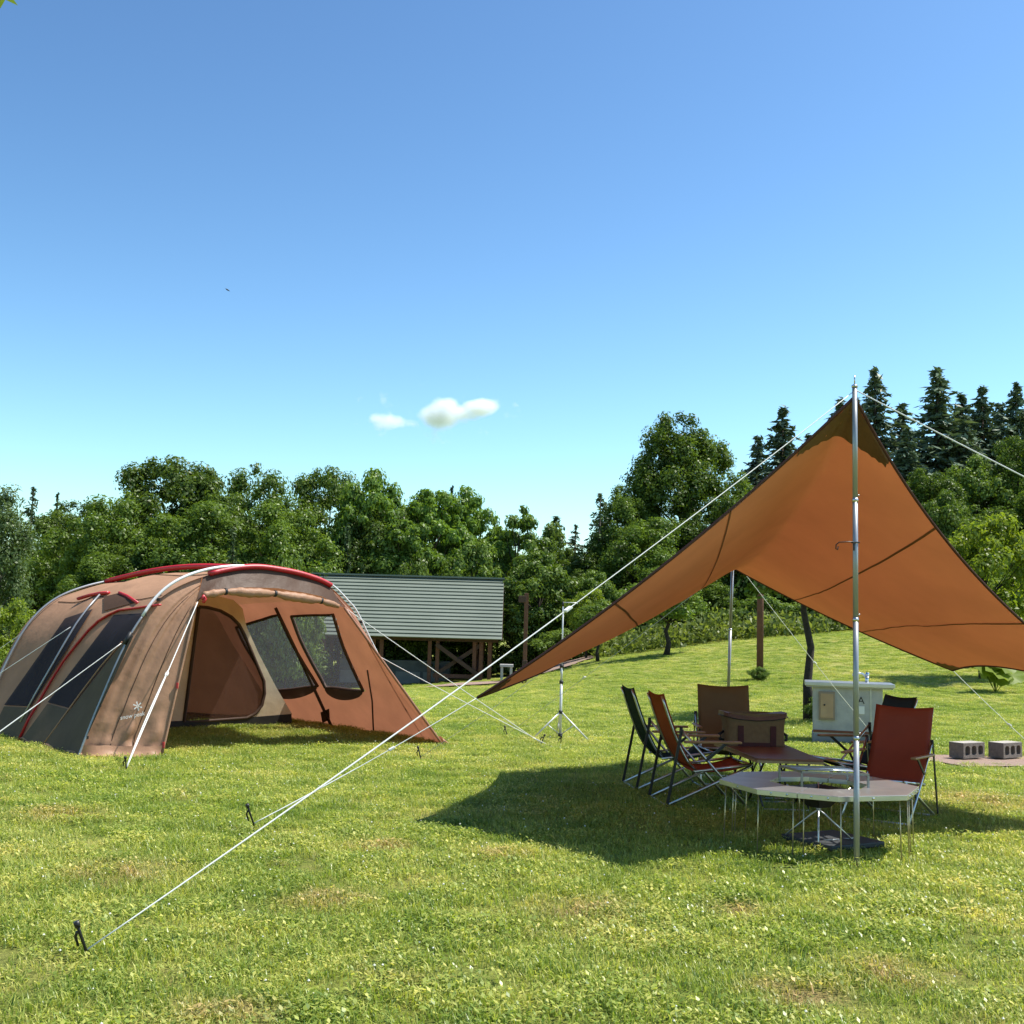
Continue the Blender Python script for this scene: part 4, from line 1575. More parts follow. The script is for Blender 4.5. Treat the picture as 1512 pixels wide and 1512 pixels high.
    outer = [(225, 868), (300, 874), (345, 886), (358, 898), (364, 925), (382, 965), (408, 1015), (431, 1054), (428, 1071), (320, 1074), (215, 1080)]
    MB().fill([[Z(*p) for p in outer], [Z(*p) for p in door]]).build('front_panel', 'inner_cream', it)
    sc_ = MB().fill([[Z(*p) + TB * .01 for p in door]]).build('door_screen', 'screen_brown', it)
    ring = [Z(*p) - TB * .012 for p in door] + [Z(*door[0]) - TB * .012]
    MB().tube(ring, .022, 6, cap=False).build('door_trim', 'tent_dark', sc_)
    MB().fill([[Z(*p) - TB * .02 for p in ((215, 1066), (330, 1062), (429, 1054), (432, 1080), (215, 1090))]]).build('floor_skirt', 'black_plastic', it)
    rr2 = [hit_s(x, y, 5.2) for x, y in ((200, 905), (330, 905), (395, 1000), (400, 1062), (200, 1075))]
    MB().fill([rr2]).build('rear_panel', 'inner_brown', it)
    MB().fill([[hit_s(x, y, 5.15) for x, y in ((328, 925), (350, 936), (364, 962), (345, 957))]]).build('rear_window', 'inner_cream', it)
    MB().fill([[hit_s(x, y, 5.14) for x, y in ((346, 958), (366, 964), (376, 985), (350, 990))]]).build('window_shade', 'tent_dark', it)
    MB().fill([[hit_s(x, y, 4.2) for x, y in ((325, 1064), (364, 985), (392, 1030), (385, 1064))]]).build('door_flap', 'inner_brown', it)
    fl = [T(.35, 2.5, .01), T(TW - .35, 2.5, .01), T(TW - .7, 5.4, .01), T(.7, 5.4, .01)]
    MB().add(fl, [(0, 1, 2, 3)]).build('floor_sheet', 'tent_dark', it)
    return top_l, top_r


TENT_TOP_L, TENT_TOP_R = make_tent()

# ------------------------------------------------------------------ tarp
pole_base = at_z(1265, 1280)
PF = at(1262, 586, pole_base.y)                # front peak of the cloth
PB = at(1082, 838, 12.2)
LF, LR = at(705, 1030, 8.1), at(828, 972, 10.9)
RR_, RF = at(1407, 990, 10.3), at(1700, 1052, 8.45)


def bez(a, b, pull, t):
    m = (a + b) / 2 + pull
    c = m * 2 - (a + b) / 2
    return a * (1 - t) ** 2 + c * 2 * t * (1 - t) + b * t * t


def half(A, B, C, D, sgn):
    """Coons patch: A front peak, B rear peak, C front wing corner, D rear wing corner"""
    mid = (A + B + C + D) / 4
    pin = lambda p, q, k: (mid - (p + q) / 2) * k
    ridge = lambda t: bez(A, B, Vector((0, 0, -.20)), t)
    front = lambda t: bez(A, C, Vector((sgn * -.05, .10 if sgn < 0 else .32, -.07 if sgn < 0 else -.13)), t)
    rear = lambda t: bez(B, D, Vector((0, -.05, -.05)), t)
    wing = lambda t: bez(C, D, Vector((-sgn * .16, 0, .04 if sgn < 0 else .15)), t)

    def S(u, v):
        p = ridge(u) * (1 - v) + wing(u) * v + front(v) * (1 - u) + rear(v) * u
        p -= A * (1 - u) * (1 - v) + B * u * (1 - v) + C * (1 - u) * v + D * u * v
        e = 16 * u * (1 - u) * v * (1 - v)
        p.z += .022 * e * mnoise.noise(Vector((u * 4, v * 5, sgn))) + .008 * e * mnoise.noise(Vector((u * 3 + v * 9, v * 3 - u * 16, sgn)))
        # pull creases fanning out of the wing corners
        for cu, cv in ((0, 1), (1, 1)):
            du, dv = abs(u - cu), abs(v - cv)
            rc = max(0.0, 1 - (du * 2.2 + dv * 2.6))
            if du > 1e-6 and dv > 1e-6:
                p.z += .014 * rc * math.sin(math.atan2(du, dv) * 17) * min(1, du * 14) * min(1, dv * 14)
        # tension folds that radiate from the front peak
        rad = max(0.0, 1 - (u * 5 + v * 2.2))
        p.z += .010 * rad * math.sin(math.atan2(u * 3, v + .001) * 26) * (u * v > 0)
        return p
    return S, front, rear, wing


def make_tarp():
    root = thing('tarp', Vector((2.2, 9.4, 0)), 'brown-orange hexagonal tarp pitched on two poles over the camp furniture', 'tarp')
    SL, frl, rel, wil = half(PF, PB, LF, LR, -1)
    SR, frr, rer, wir = half(PF, PB, RF, RR_, 1)

    def whole(u, w):
        v = 2 * w - 1
        p = SL(u, -v) if v < 0 else SR(u, v)
        p.z -= .055 * max(0, 1 - abs(v) / .13) ** 2 * min(1, 6 * u) * min(1, 6 * (1 - u))
        return p
    o = MB().grid(whole, 48, 112).build('canopy', 'tarp_fabric', root)
    MB().grid(lambda a, b: whole(.002 + .085 * a * (1 - .78 * abs(2 * b - 1)), .5 + .068 * (2 * b - 1)) - Vector((0, .004, .008)), 12, 28).build('peak_patch', 'tarp_patch', o)
    for S, fr, re, wi in ((SL, frl, rel, wil), (SR, frr, rer, wir)):
        for v0 in (.31, .62):
            MB().grid(lambda u, v: S(.004 + .992 * u, v0 + .006 * (v - .5)) - Vector((0, 0, .005)), 40, 1).build('seam', 'tarp_seam', o)
        for nm, fn in (('corner_patch', lambda a, b: S(.001 + .10 * a * (1 - .6 * b), 1 - .075 * b) - Vector((0, 0, .005))),
                       ('corner_patch', lambda a, b: S(1 - .10 * a * (1 - .6 * b), 1 - .075 * b) - Vector((0, 0, .005)))):
            MB().grid(fn, 10, 10).build(nm, 'tarp_patch', o)
        for fn in (fr, re, wi):
            MB().tube([fn(i / 30) for i in range(31)], .010, 6).build('edge_binding', 'tarp_binding', o)


make_tarp()


def make_tarp_poles():
    b = pole_base
    top = at(1262, 572, b.y)
    o = thing('tarp_pole', b, 'tall silver pole at the front peak of the tarp beside the round steel table', 'pole')
    ks = [0, .26, .505, .757, 1.0]
    for i in range(4):
        a, c = b.lerp(top, ks[i]), b.lerp(top, ks[i + 1])
        MB().tube([a - Vector((0, 0, .03 if i == 0 else 0)), c], .0172 - .0006 * i, 14).build('pole_section', 'pole_silver', o)
        if i:
            MB().tube([a - Vector((0, 0, .012)), a + Vector((0, 0, .012))], .0182, 14).build('collar', 'aluminium', o)
            MB().tube([a + Vector((.016, -.003, .03)), a + Vector((.024, -.005, .03))], .006, 8).build('lock_button', 'aluminium', o)
    MB().tube([top, top + Vector((0, 0, .012)), top + Vector((0, 0, .02))], [.02, .02, .008], 12).build('cap', 'aluminium', o)
    MB().tube([top + Vector((0, 0, .02)), top + Vector((0, 0, .075))], .0045, 8).build('spike', 'aluminium', o)
    a = b.lerp(top, .667)
    h = thing('lantern_hook', a, 'bent wire lantern hook clamped on the front tarp pole', 'hook')
    MB().tube([a + Vector((.022 * math.cos(i * .5), .022 * math.sin(i * .5), .0)) for i in range(14)], .0042, 6).build('clamp', 'black_steel', h)
    MB().tube([a + Vector((.02, -.02, .0)), a + Vector((-.05, -.04, .0)), a + Vector((-.11, -.04, -.004)), a + Vector((-.128, -.04, -.02)), a + Vector((-.13, -.04, -.045)), a + Vector((-.12, -.04, -.05)), a + Vector((-.115, -.04, -.03))], .0038, 6).build('wire_arm', 'black_steel', h)
    MB().tube([a + Vector((-.015, -.02, 0)), a + Vector((-.015, -.02, -.05))], .004, 6).build('wire_stop', 'black_steel', h)
    t2 = PB + Vector((0, .01, .04))
    b2 = Vector((at(1072, 1100, 12.2).x, 12.2, terrain(2.4, 12.2)))
    o = thing('tarp_pole', b2, 'shorter silver pole holding the rear peak of the tarp behind the brown chair', 'pole')
    for i in range(3):
        a, c = b2.lerp(t2, i / 3), b2.lerp(t2, (i + 1) / 3)
        MB().tube([a - Vector((0, 0, .03 if i == 0 else 0)), c], .0165, 12).build('pole_section', 'pole_silver', o)
        if i:
            MB().tube([a - Vector((0, 0, .01)), a + Vector((0, 0, .01))], .0178, 12).build('collar', 'aluminium', o)
    return top, t2


TOP_F, TOP_R = make_tarp_poles()


# ------------------------------------------------------------------ ropes and stakes
def make_rope(a, b, label, r=.0042, mat='rope_white', double=0.0, slider=None, sag=.02, group='guy ropes'):
    a, b = Vector(a), Vector(b)
    o = thing('guy_rope', Vector((b.x, b.y, min(a.z, b.z))), label, 'rope', group)
    P = lambda t: a.lerp(b, t) - Vector((0, 0, sag * 4 * t * (1 - t)))
    MB().tube([P(i / 24) for i in range(25)], r, 6).build('line', mat, o)
    if double:
        side = (b - a).cross(Vector((0, 0, 1))).normalized() * (r * 2.2)
        MB().tube([P(1 - double + double * i / 12) + side * math.sin(math.pi * min(1, i / 12 * 1.0)) + side * .3 for i in range(13)], r, 6).build('return_line', mat, o)
    if slider:
        q = P(slider)
        d = (b - a).normalized()
        MB().bar(q - d * .022, q + d * .022, .03, .014).build('tensioner', 'print_white', o, bevel=.003)


def make_stake(p, lean_to, label, h=.15, buried=.1, group='black steel pegs'):
    """forged peg: shaft, side hook and head"""
    p = Vector(p)
    d = (p - Vector(lean_to))
    d.z = 0
    d = d.normalized() if d.length > 1e-3 else Vector((0, 1, 0))
    ax = (Vector((0, 0, 1)) * .93 + d * .36).normalized()
    side = -ax.cross(Vector((.3, 1, .1))).normalized()
    o = thing('tent_peg', p, label, 'peg', group)
    MB().tube([p - ax * buried, p + ax * h * .9, p + ax * h], [.0055, .0065, .0068], 8).build('shaft', 'black_steel', o)
    MB().tube([p + ax * h * .98, p + ax * (h + .022)], [.011, .0125], 10).build('head', 'black_steel', o)
    hk = [p + ax * h * .80 + side * .004, p + ax * h * .84 - side * .012, p + ax * h * .72 - side * .026, p + ax * h * .42 - side * .028]
    MB().tube(hk, [.006, .007, .0062, .0045], 8).build('hook', 'black_steel', o)
    return p + ax * h * .25


SA = at_z(131, 1415)
sA = make_stake(SA, TOP_F, 'black steel peg out on the open lawn holding the tarp front-pole rope', .135)
make_rope(TOP_F - Vector((.012, 0, .03)), sA, 'long white guy rope from the front tarp pole to the lone lawn peg', .0027, double=.52, slider=.48, sag=.05)
SB = at_z(377, 1224)
sB = make_stake(SB, LF, 'black steel peg holding the low tarp corner rope', .15)
make_rope(LF, sB, 'white guy rope tying the low tarp corner down to its peg', .0034, double=.45, slider=.4)
SC = Vector((6.2, 4.55, 0))
sC = make_stake(SC, TOP_F, 'black steel peg beyond the right side of the front tarp pole')
make_rope(TOP_F + Vector((.012, 0, -.02)), sC, 'white guy rope from the front tarp pole running away from the tent', .0042, sag=.03)
SD = at_z(622, 1122)
sD = make_stake(SD, LR, 'black steel peg on the lawn just past the tent corner skirt', .12)
make_rope(LR, sD, 'thin grey rope from the rear tarp corner to the peg by the tent corner', .0022, 'rope_grey')
SE = at_z(749, 1088)
sE = make_stake(SE, TOP_R, 'black steel peg in the lawn between the tent and the lantern tripod', .12)
make_rope(TOP_R, sE, 'thin grey rope from the rear tarp pole down towards the lantern tripod', .0022, 'rope_grey', slider=.62)
SF = Vector((4.75, 14.75, 0))
sF = make_stake(SF, TOP_R, 'black steel peg behind the black camp chair by the water stand')
make_rope(TOP_R + Vector((.05, 0, 0)), sF, 'white rope from the rear tarp pole down past the water stand', .0032, slider=.5)
SG = RR_ + Vector((1.42, .75, 0))
SG.z = 0
sG = make_stake(SG, RR_, 'black steel peg past the concrete blocks for the right rear tarp corner')
make_rope(RR_, sG, 'white rope from the rear tarp corner over the lawn towards the concrete blocks', .0032, slider=.45)
SH = RF + Vector((1.5, -.5, 0))
SH.z = 0
sH = make_stake(SH, RF, 'black steel peg for the far front tarp corner')
make_rope(RF, sH, 'white rope at the far front tarp corner', .0042)
# tent ropes
S0 = at_z(187, 1139)
s0 = make_stake(S0, TENT_TOP_L, 'black steel peg in front of the lettered tent wing', .12)
make_rope(TENT_TOP_L - TB * .03, s0, 'white guy rope slanting down in front of the lettered tent wing', .0055, double=.55, slider=.47, sag=0)
S1_ = at_z(798, 1101)
s1 = make_stake(S1_, TENT_TOP_R, 'black steel peg holding the two tent side ropes near the lantern tripod', .12)
make_rope(TENT_TOP_R + TU * .04 + Vector((0, 0, -.02)), s1, 'upper white guy rope from the side of the tent to the peg by the tripod', .0045, double=.4, sag=.01)
hp = T(3.36, -.05, 1.0)
make_rope(hp, s1 + Vector((.06, 0, -.01)), 'lower white guy rope from the tent side pole to the peg by the tripod', .0045, double=.35, sag=.01)
S2_ = at_z(-48, 1122)
s2 = make_stake(S2_, T(0, .5, 1), 'black steel peg beside the mesh wall of the tent')
make_rope(hit_tent(179, 950, off=.06), s2, 'white guy rope crossing the mesh wall of the tent beside the lettered wing', .0045, double=.5, sag=.0)
S3_ = at_z(-130, 1085)
s3 = make_stake(S3_, T(0, 2, 1), 'black steel peg farther back beside the tent')
make_rope(hit_tent(104, 926, off=.06), s3, 'white guy rope from the middle pole of the tent mesh wall', .004, sag=.0)
S4_ = at_z(-150, 1065)
s4 = make_stake(S4_, T(0, 3, 1), 'black steel peg at the rear of the tent')
make_rope(T(arch(k_of_t(.42))[0], 3.2, arch(k_of_t(.42))[1]), s4, 'thin white guy rope from the rear pole of the tent', .003, sag=.0)
S5_ = at_z(828, 1100)
make_stake(S5_, at_z(760, 1020), 'small black steel peg at the foot of the lantern tripod', .1)


# ------------------------------------------------------------------ lantern tripod
def make_tripod():
    c = at_z(827, 1091)
    o = thing('lantern_tripod', c, 'white folding lantern tripod with a tall thin pole on the lawn', 'tripod')
    zt = at(829, 893, c.y).z
    V_ = lambda x, y, z: c + Vector((x, y, z))
    MB().tube([V_(0, 0, .05), V_(0, 0, .72)], .017, 10).build('lower_tube', 'tripod_paint', o)
    MB().tube([V_(0, 0, .7), V_(0, 0, .92)], .014, 10).build('middle_tube', 'tripod_paint', o)
    MB().tube([V_(0, 0, .9), V_(0, 0, zt)], .009, 8).build('upper_tube', 'tripod_paint', o)
    for z in (.33, .70, .90):
        MB().tube([V_(0, 0, z - .02), V_(0, 0, z + .02)], .026, 10).build('collar', 'black_plastic', o)
    MB().tube([V_(0, 0, .03), V_(0, 0, .07)], .028, 10).build('bottom_hub', 'black_plastic', o)
    for an in (200, 340, 95):
        a = math.radians(an)
        x, y = math.cos(a) * .36, math.sin(a) * .36
        l = MB().tube([V_(0, 0, .34), V_(x, y, .01)], .010, 8).build('leg', 'tripod_paint', o)
        MB().tube([V_(0, 0, .05), V_(x * .5, y * .5, .18)], .007, 6).build('strut', 'tripod_paint', o)
    MB().tube([V_(-.01, 0, zt + .03), V_(.17, 0, zt + .03), V_(.18, 0, zt + .015)], .006, 6).build('hook_arm', 'tripod_paint', o)
    MB().tube([V_(0, 0, zt - .02), V_(0, 0, zt + .04)], .012, 8).build('top_cap', 'black_plastic', o)


make_tripod()


# ------------------------------------------------------------------ camp chairs
def make_chair(pos, yaw, canvas, label):
    o = thing('camp_chair', pos, label, 'chair', 'low folding camp chairs', yaw)
    b = lambda m, n, mt, par=None: m.build(n, mt, par or o, world=False)

    def back(u, v):
        x = (u - .5) * .485
        y = -.02 - .285 * v ** .66
        z = .285 + .585 * v - .018 * (1 - (2 * u - 1) ** 2) * (v > .9)
        return Vector((x, y - .022 * (1 - (2 * u - 1) ** 2) * math.sin(math.pi * min(1, v * 1.1)), z))
    k = MB().grid(back, 12, 18).build('backrest', canvas, o, world=False, thick=.008)

    def seat(u, v):
        x = (u - .5) * .475
        return Vector((x, -.03 + .44 * v, .285 + .05 * v - .03 * math.sin(math.pi * v) * 1.0 - .02 * (1 - (2 * u - 1) ** 2)))
    MB().grid(seat, 10, 10).build('seat', canvas, o, world=False, thick=.008)
    for s in (-1, 1):
        x = s * .25
        bt = [back(.5 + s * .5, v) + Vector((-s * .012, -.014, 0)) for v in np.linspace(0, .97, 9)]
        b(MB().tube(bt, .0105, 8), 'back_tube', 'aluminium')
        b(MB().tube([(s * .249, -.05, .275), (s * .249, .42, .335)], .0105, 8), 'seat_tube', 'aluminium')
        b(MB().tube([(x + s * .022, -.165, .60), (x + s * .022, .10, .30), (x + s * .022, .37, .012)], .0105, 8), 'leg', 'aluminium')
        b(MB().tube([(x + s * .004, -.27, .012), (x + s * .004, .05, .16), (x + s * .004, .405, .325)], .0105, 8), 'leg', 'aluminium')
        b(MB().bar((x + s * .03, -.165, .60), (x + s * .03, -.275, .012), .010, .022), 'rear_leg', 'black_steel')
        ar = b(MB().box((x + s * .035, .085, .505), (.045, .46, .02)), 'armrest', 'bamboo')
        md = ar.modifiers.new('soft', 'BEVEL')
        md.width = .008
        md.segments = 2
        b(MB().bar((x + s * .028, .20, .50), (x + s * .028, .03, .36), .009, .022), 'arm_strut', 'black_steel')
        b(MB().tube([(x + s * .022, -.168, .56), (x + s * .022, -.168, .62)], .014, 8), 'hinge', 'black_plastic')
    b(MB().tube([(-.272, .37, .012), (.272, .37, .012)], .009, 8), 'foot_bar', 'aluminium')
    b(MB().tube([(-.254, -.27, .012), (.254, -.27, .012)], .009, 8), 'foot_bar', 'aluminium')
    b(MB().tube([(-.25, .41, .332), (.25, .41, .332)], .009, 8), 'front_bar', 'aluminium')
    return o


def yaw_of(dx, dy):
    return math.atan2(-dx, dy)


p = at_z(967, 1190)
make_chair((p.x + .32, p.y + .22, 0), yaw_of(.98, .12), 'canvas_orange', 'orange canvas camp chair facing the low wooden table')
p = at_z(927, 1167)
make_chair((p.x + .31, p.y + .24, 0), yaw_of(.99, .1), 'canvas_green', 'dark green canvas camp chair behind the orange one')
p = at(1068, 1016, 10.95)
make_chair((p.x, 10.75, 0), yaw_of(-.05, -1), 'canvas_brown', 'brown canvas camp chair at the head of the low table behind the bag')
red = make_chair((at(1314, 1100, 8.9).x, 8.86, 0), yaw_of(-.62, -.78), 'canvas_red', 'dark red canvas camp chair beside the round steel table')
red.scale = (.93, .93, .95)
make_chair((at(1284, 1100, 9.75).x, 9.78, 0), yaw_of(-1, -.22), 'canvas_black', 'black-green canvas camp chair between the red chair and the water stand')


# ------------------------------------------------------------------ low table and cooler bag
def make_low_table():
    z = .40
    ca, cb, cc, cd = [at_z(px, py, z) for px, py in ((1055, 1096), (1118, 1121), (1216, 1124), (1160, 1101))]
    cen = (ca + cb + cc + cd) / 4
    o = thing('low_table', Vector((cen.x, cen.y, 0)), 'low folding table with a reddish wood top between the chairs', 'table')
    m = MB()
    up = Vector((0, 0, .008))
    tops = [ca, cb, cc, cd]
    m.add([p + up for p in tops] + [p - up for p in tops], [(0, 1, 2, 3), (7, 6, 5, 4)] + [(i, i + 4, (i + 1) % 4 + 4, (i + 1) % 4) for i in range(4)])
    m.build('table_top', 'table_wood', o, bevel=.002)
    m = MB()
    for i in range(4):
        a, b = tops[i], tops[(i + 1) % 4]
        a2, b2 = a + (cen - a).normalized() * .006, b + (cen - b).normalized() * .006
        m.bar(a2 - Vector((0, 0, .018)), b2 - Vector((0, 0, .018)), .014, .019)
    m.build('edge_frame', 'bamboo_edge', o)
    e1, e2 = (ca + cd) / 2, (cb + cc) / 2
    for w in (.16, .84):
        a, b = ca.lerp(cd, w), cb.lerp(cc, w)
        lo = lambda p: Vector((p.x, p.y, .012))
        for f0, f1 in ((.08, .42), (.42, .08), (.58, .92), (.92, .58)):
            t_ = a.lerp(b, f0) - Vector((0, 0, .03))
            MB().tube([t_, lo(a.lerp(b, f1))], .009, 8).build('leg', 'black_steel', o)
    for f in (.08, .42, .58, .92):
        MB().tube([Vector((q.x, q.y, .012)) for q in (ca.lerp(cd, .16).lerp(cb.lerp(cc, .16), f), ca.lerp(cd, .84).lerp(cb.lerp(cc, .84), f))], .008, 8).build('foot_bar', 'aluminium', o)
        MB().tube([q - Vector((0, 0, .03)) for q in (ca.lerp(cd, .16).lerp(cb.lerp(cc, .16), f), ca.lerp(cd, .84).lerp(cb.lerp(cc, .84), f))], .008, 8).build('rail', 'black_steel', o)
    # bag
    c = at_z(1116, 1102, z + .008)
    c = c + Vector((0, .13, 0))
    bg_ = thing('cooler_bag', (c.x, c.y, z + .009), 'brown canvas cooler bag with a dark lid and straps on the low table', 'bag', None, math.radians(4))
    W, D, Hh = .52, .27, .275

    def shell(u, v, w0=1.0, extra=0.0):
        a = 2 * math.pi * u
        ca_, sa = math.cos(a), math.sin(a)
        e = .32
        fl = 1 + .03 * v - .05 * math.sin(math.pi * v)
        x = math.copysign(abs(ca_) ** e, ca_) * W / 2 * fl * w0
        y = math.copysign(abs(sa) ** e, sa) * D / 2 * fl * w0
        return Vector((x, y, extra + v * Hh))
    m = MB().grid(lambda u, v: wob(shell(u, v), .006, 9), 48, 8)
    m.grid(lambda u, v: shell(u, 0, v), 48, 3)
    m.build('body', 'bag_canvas', bg_, world=False)

    def lid(u, v):
        p_ = shell(u, 1, 1.04 * (1 - v) + .0, 0)
        dip = -.032 * (1 - (p_.x / (W / 2)) ** 2)
        return wob(Vector((p_.x, p_.y, Hh + .004 + .012 * v + dip)), .007, 11, 4)
    lo_ = MB().grid(lid, 48, 6)
    lo_.grid(lambda u, v: (lambda q: Vector((q.x, q.y, q.z - .035 * v)))(lid(u, 0)), 48, 2)
    ld = lo_.build('lid', 'bag_lid', bg_, world=False)
    zp_ = [shell(i / 48, 1, 1.05) + Vector((0, 0, -.03 - .032 * (1 - (shell(i / 48, 1).x / (W / 2)) ** 2))) for i in range(49)]
    MB().tube(zp_, .004, 5, cap=False).build('zip', 'black_plastic', ld, world=False)
    for s in (-1, 1):
        MB().box((s * .14, -D / 2 - .0005, .085), (.05, .008, .17)).build('strap', 'bag_strap', bg_, world=False, bevel=.002)
        MB().tube([(s * W / 2 * .97, 0, .11), (s * (W / 2 + .035), -.01, .085), (s * (W / 2 + .03), -.02, .045), (s * W / 2 * .97, -.02, .04)], [.012, .014, .014, .01], 8).build('side_handle', 'black_plastic', bg_, world=False)
    MB().box((0, -D / 2 + .003, .015), (.30, .008, .03)).build('strap_band', 'bag_strap', bg_, world=False)


make_low_table()


# ------------------------------------------------------------------ octagonal steel fire table, grill bridge, fire pit
def make_fire_table():
    c = Vector((2.04, 7.57, 0))
    rot = math.radians(17.7)
    o = thing('fire_table', c, 'eight-sided stainless steel fire table with thin brass legs around an open centre', 'table')
    o.rotation_euler = (0, 0, rot)
    Ro, Ri, zt, th = .64, .315, .40, .032
    P = lambda R_, k: Vector((R_ * math.sin(math.radians(22.5 + 45 * k)), -R_ * math.cos(math.radians(22.5 + 45 * k)), 0))
    for q in range(4):
        k0 = -1.5 + 2 * q                 # each panel spans one long side and two half sides
        outer = [P(Ro, k0 + .5).lerp(P(Ro, k0 - .5), .5), P(Ro, k0 + .5), P(Ro, k0 + 1.5), P(Ro, k0 + 1.5).lerp(P(Ro, k0 + 2.5), .5)]
        inner = [P(Ri, k0 + .5).lerp(P(Ri, k0 - .5), .5), P(Ri, k0 + .5), P(Ri, k0 + 1.5), P(Ri, k0 + 1.5).lerp(P(Ri, k0 + 2.5), .5)]
        poly = outer + inner[::-1]
        cen = sum(poly, Vector()) / 8
        poly = [p_ + (cen - p_).normalized() * .003 for p_ in poly]
        m = MB()
        n = len(poly)
        m.add([p_ + Vector((0, 0, zt)) for p_ in poly] + [p_ + Vector((0, 0, zt - th)) for p_ in poly],
              [(0, 1, 6, 7), (1, 2, 5, 6), (2, 3, 4, 5), (15, 14, 9, 8), (14, 13, 10, 9), (13, 12, 11, 10)] + [(i, i + n, (i + 1) % n + n, (i + 1) % n) for i in range(n)])
        pn = m.build('table_panel', 'stainless', o, world=False, bevel=.002)
        for i, (a, b) in enumerate(((0, 1), (1, 2), (2, 3))):
            for f in ((.35, .75) if i != 1 else (.5,)):
                d = outer[a].lerp(outer[b], f)
                nrm = d.normalized()
                MB().tube([d * .998 + Vector((0, 0, zt - .016)), d * .998 + nrm * .004 + Vector((0, 0, zt - .016))], .007, 8).build('rivet', 'chrome', pn, world=False)
        for e, s in ((outer[1], .94), (outer[2], .94), (outer[0], .95), (outer[3], .95)):
            sh = (cen - e).normalized() * .05
            f = e + sh
            MB().tube([f + Vector((0, 0, zt - th)), f + e.normalized() * .012 + Vector((0, 0, -.02))], .0042, 6).build('leg', 'brass_leg', o, world=False)
    # grill bridge
    z = .48
    A, B, C, D = [at_z(px, py, z) for px, py in ((1151, 1131), (1251, 1133), (1282, 1144), (1184, 1139.5))]
    cb = (A + B + C + D) / 4
    g_ = thing('grill_bridge', Vector((cb.x, cb.y, .36)), 'steel frame bridge standing over the open centre of the fire table', 'grill frame')
    for a, b in ((A, B), (B, C), (C, D), (D, A)):
        MB().bar(a, b, .016, .012).build('rail', 'dull_steel', g_)
    for q in (A, B, C, D):
        MB().bar(q - Vector((0, 0, .007)), Vector((q.x, q.y, .385)), .014, .010).build('leg', 'dull_steel', g_)
    for w in (.3, .55):
        MB().tube([A.lerp(D, w), B.lerp(C, w)], .006, 6).build('cross_rod', 'stainless', g_)
    # fire pit
    f = thing('fire_pit', c, 'folding steel fire pit with crossed rods under the fire table', 'fire pit')
    f.rotation_euler = (0, 0, math.radians(30))
    a, b2 = .14, .05
    zt2, zb = .37, .25
    tops = [Vector((x * a, y * a, zt2)) for x, y in ((-1, -1), (1, -1), (1, 1), (-1, 1))]
    bots = [Vector((x * b2, y * b2, zb)) for x, y in ((-1, -1), (1, -1), (1, 1), (-1, 1))]
    for i in range(4):
        j = (i + 1) % 4
        nr = (tops[i] + tops[j]) * .5
        nr = Vector((nr.x, nr.y, -.1)).normalized() * .004
        m = MB()
        q = [tops[i], tops[j], bots[j], bots[i]]
        m.add(q + [w + nr for w in q], [(0, 1, 2, 3), (7, 6, 5, 4), (0, 4, 5, 1), (1, 5, 6, 2), (2, 6, 7, 3), (3, 7, 4, 0)])
        m.build('side_panel', 'fire_steel', f, world=False)
        MB().tube([tops[i] * 1.02, bots[(i + 2) % 4] * .6 + Vector((0, 0, .05)), Vector((-tops[i].x * 1.05, -tops[i].y * 1.05, .055))], .006, 6).build('rod', 'stainless', f, world=False)
    MB().tube([(-.06, 0, zb + .02), (0, .05, zb + .05), (.08, -.03, zb + .1)], .012, 6).build('charcoal', 'black_steel', f, world=False)
    bp = at_z(1229, 1237, .05)
    pl = thing('base_plate', Vector((bp.x, bp.y, 0)), 'flat dark grey tray on the grass beneath the fire pit', 'tray', None, math.radians(28))
    MB().box((0, 0, .035), (.46, .46, .035)).build('tray', 'base_plate', pl, world=False, bevel=.008)
    for s in (-1, 1):
        MB().tube([(s * .12, -.05, .053), (s * .12, -.1, .06), (s * .04, -.1, .06), (s * .04, -.05, .053)], .004, 6).build('handle', 'stainless', pl, world=False)


make_fire_table()


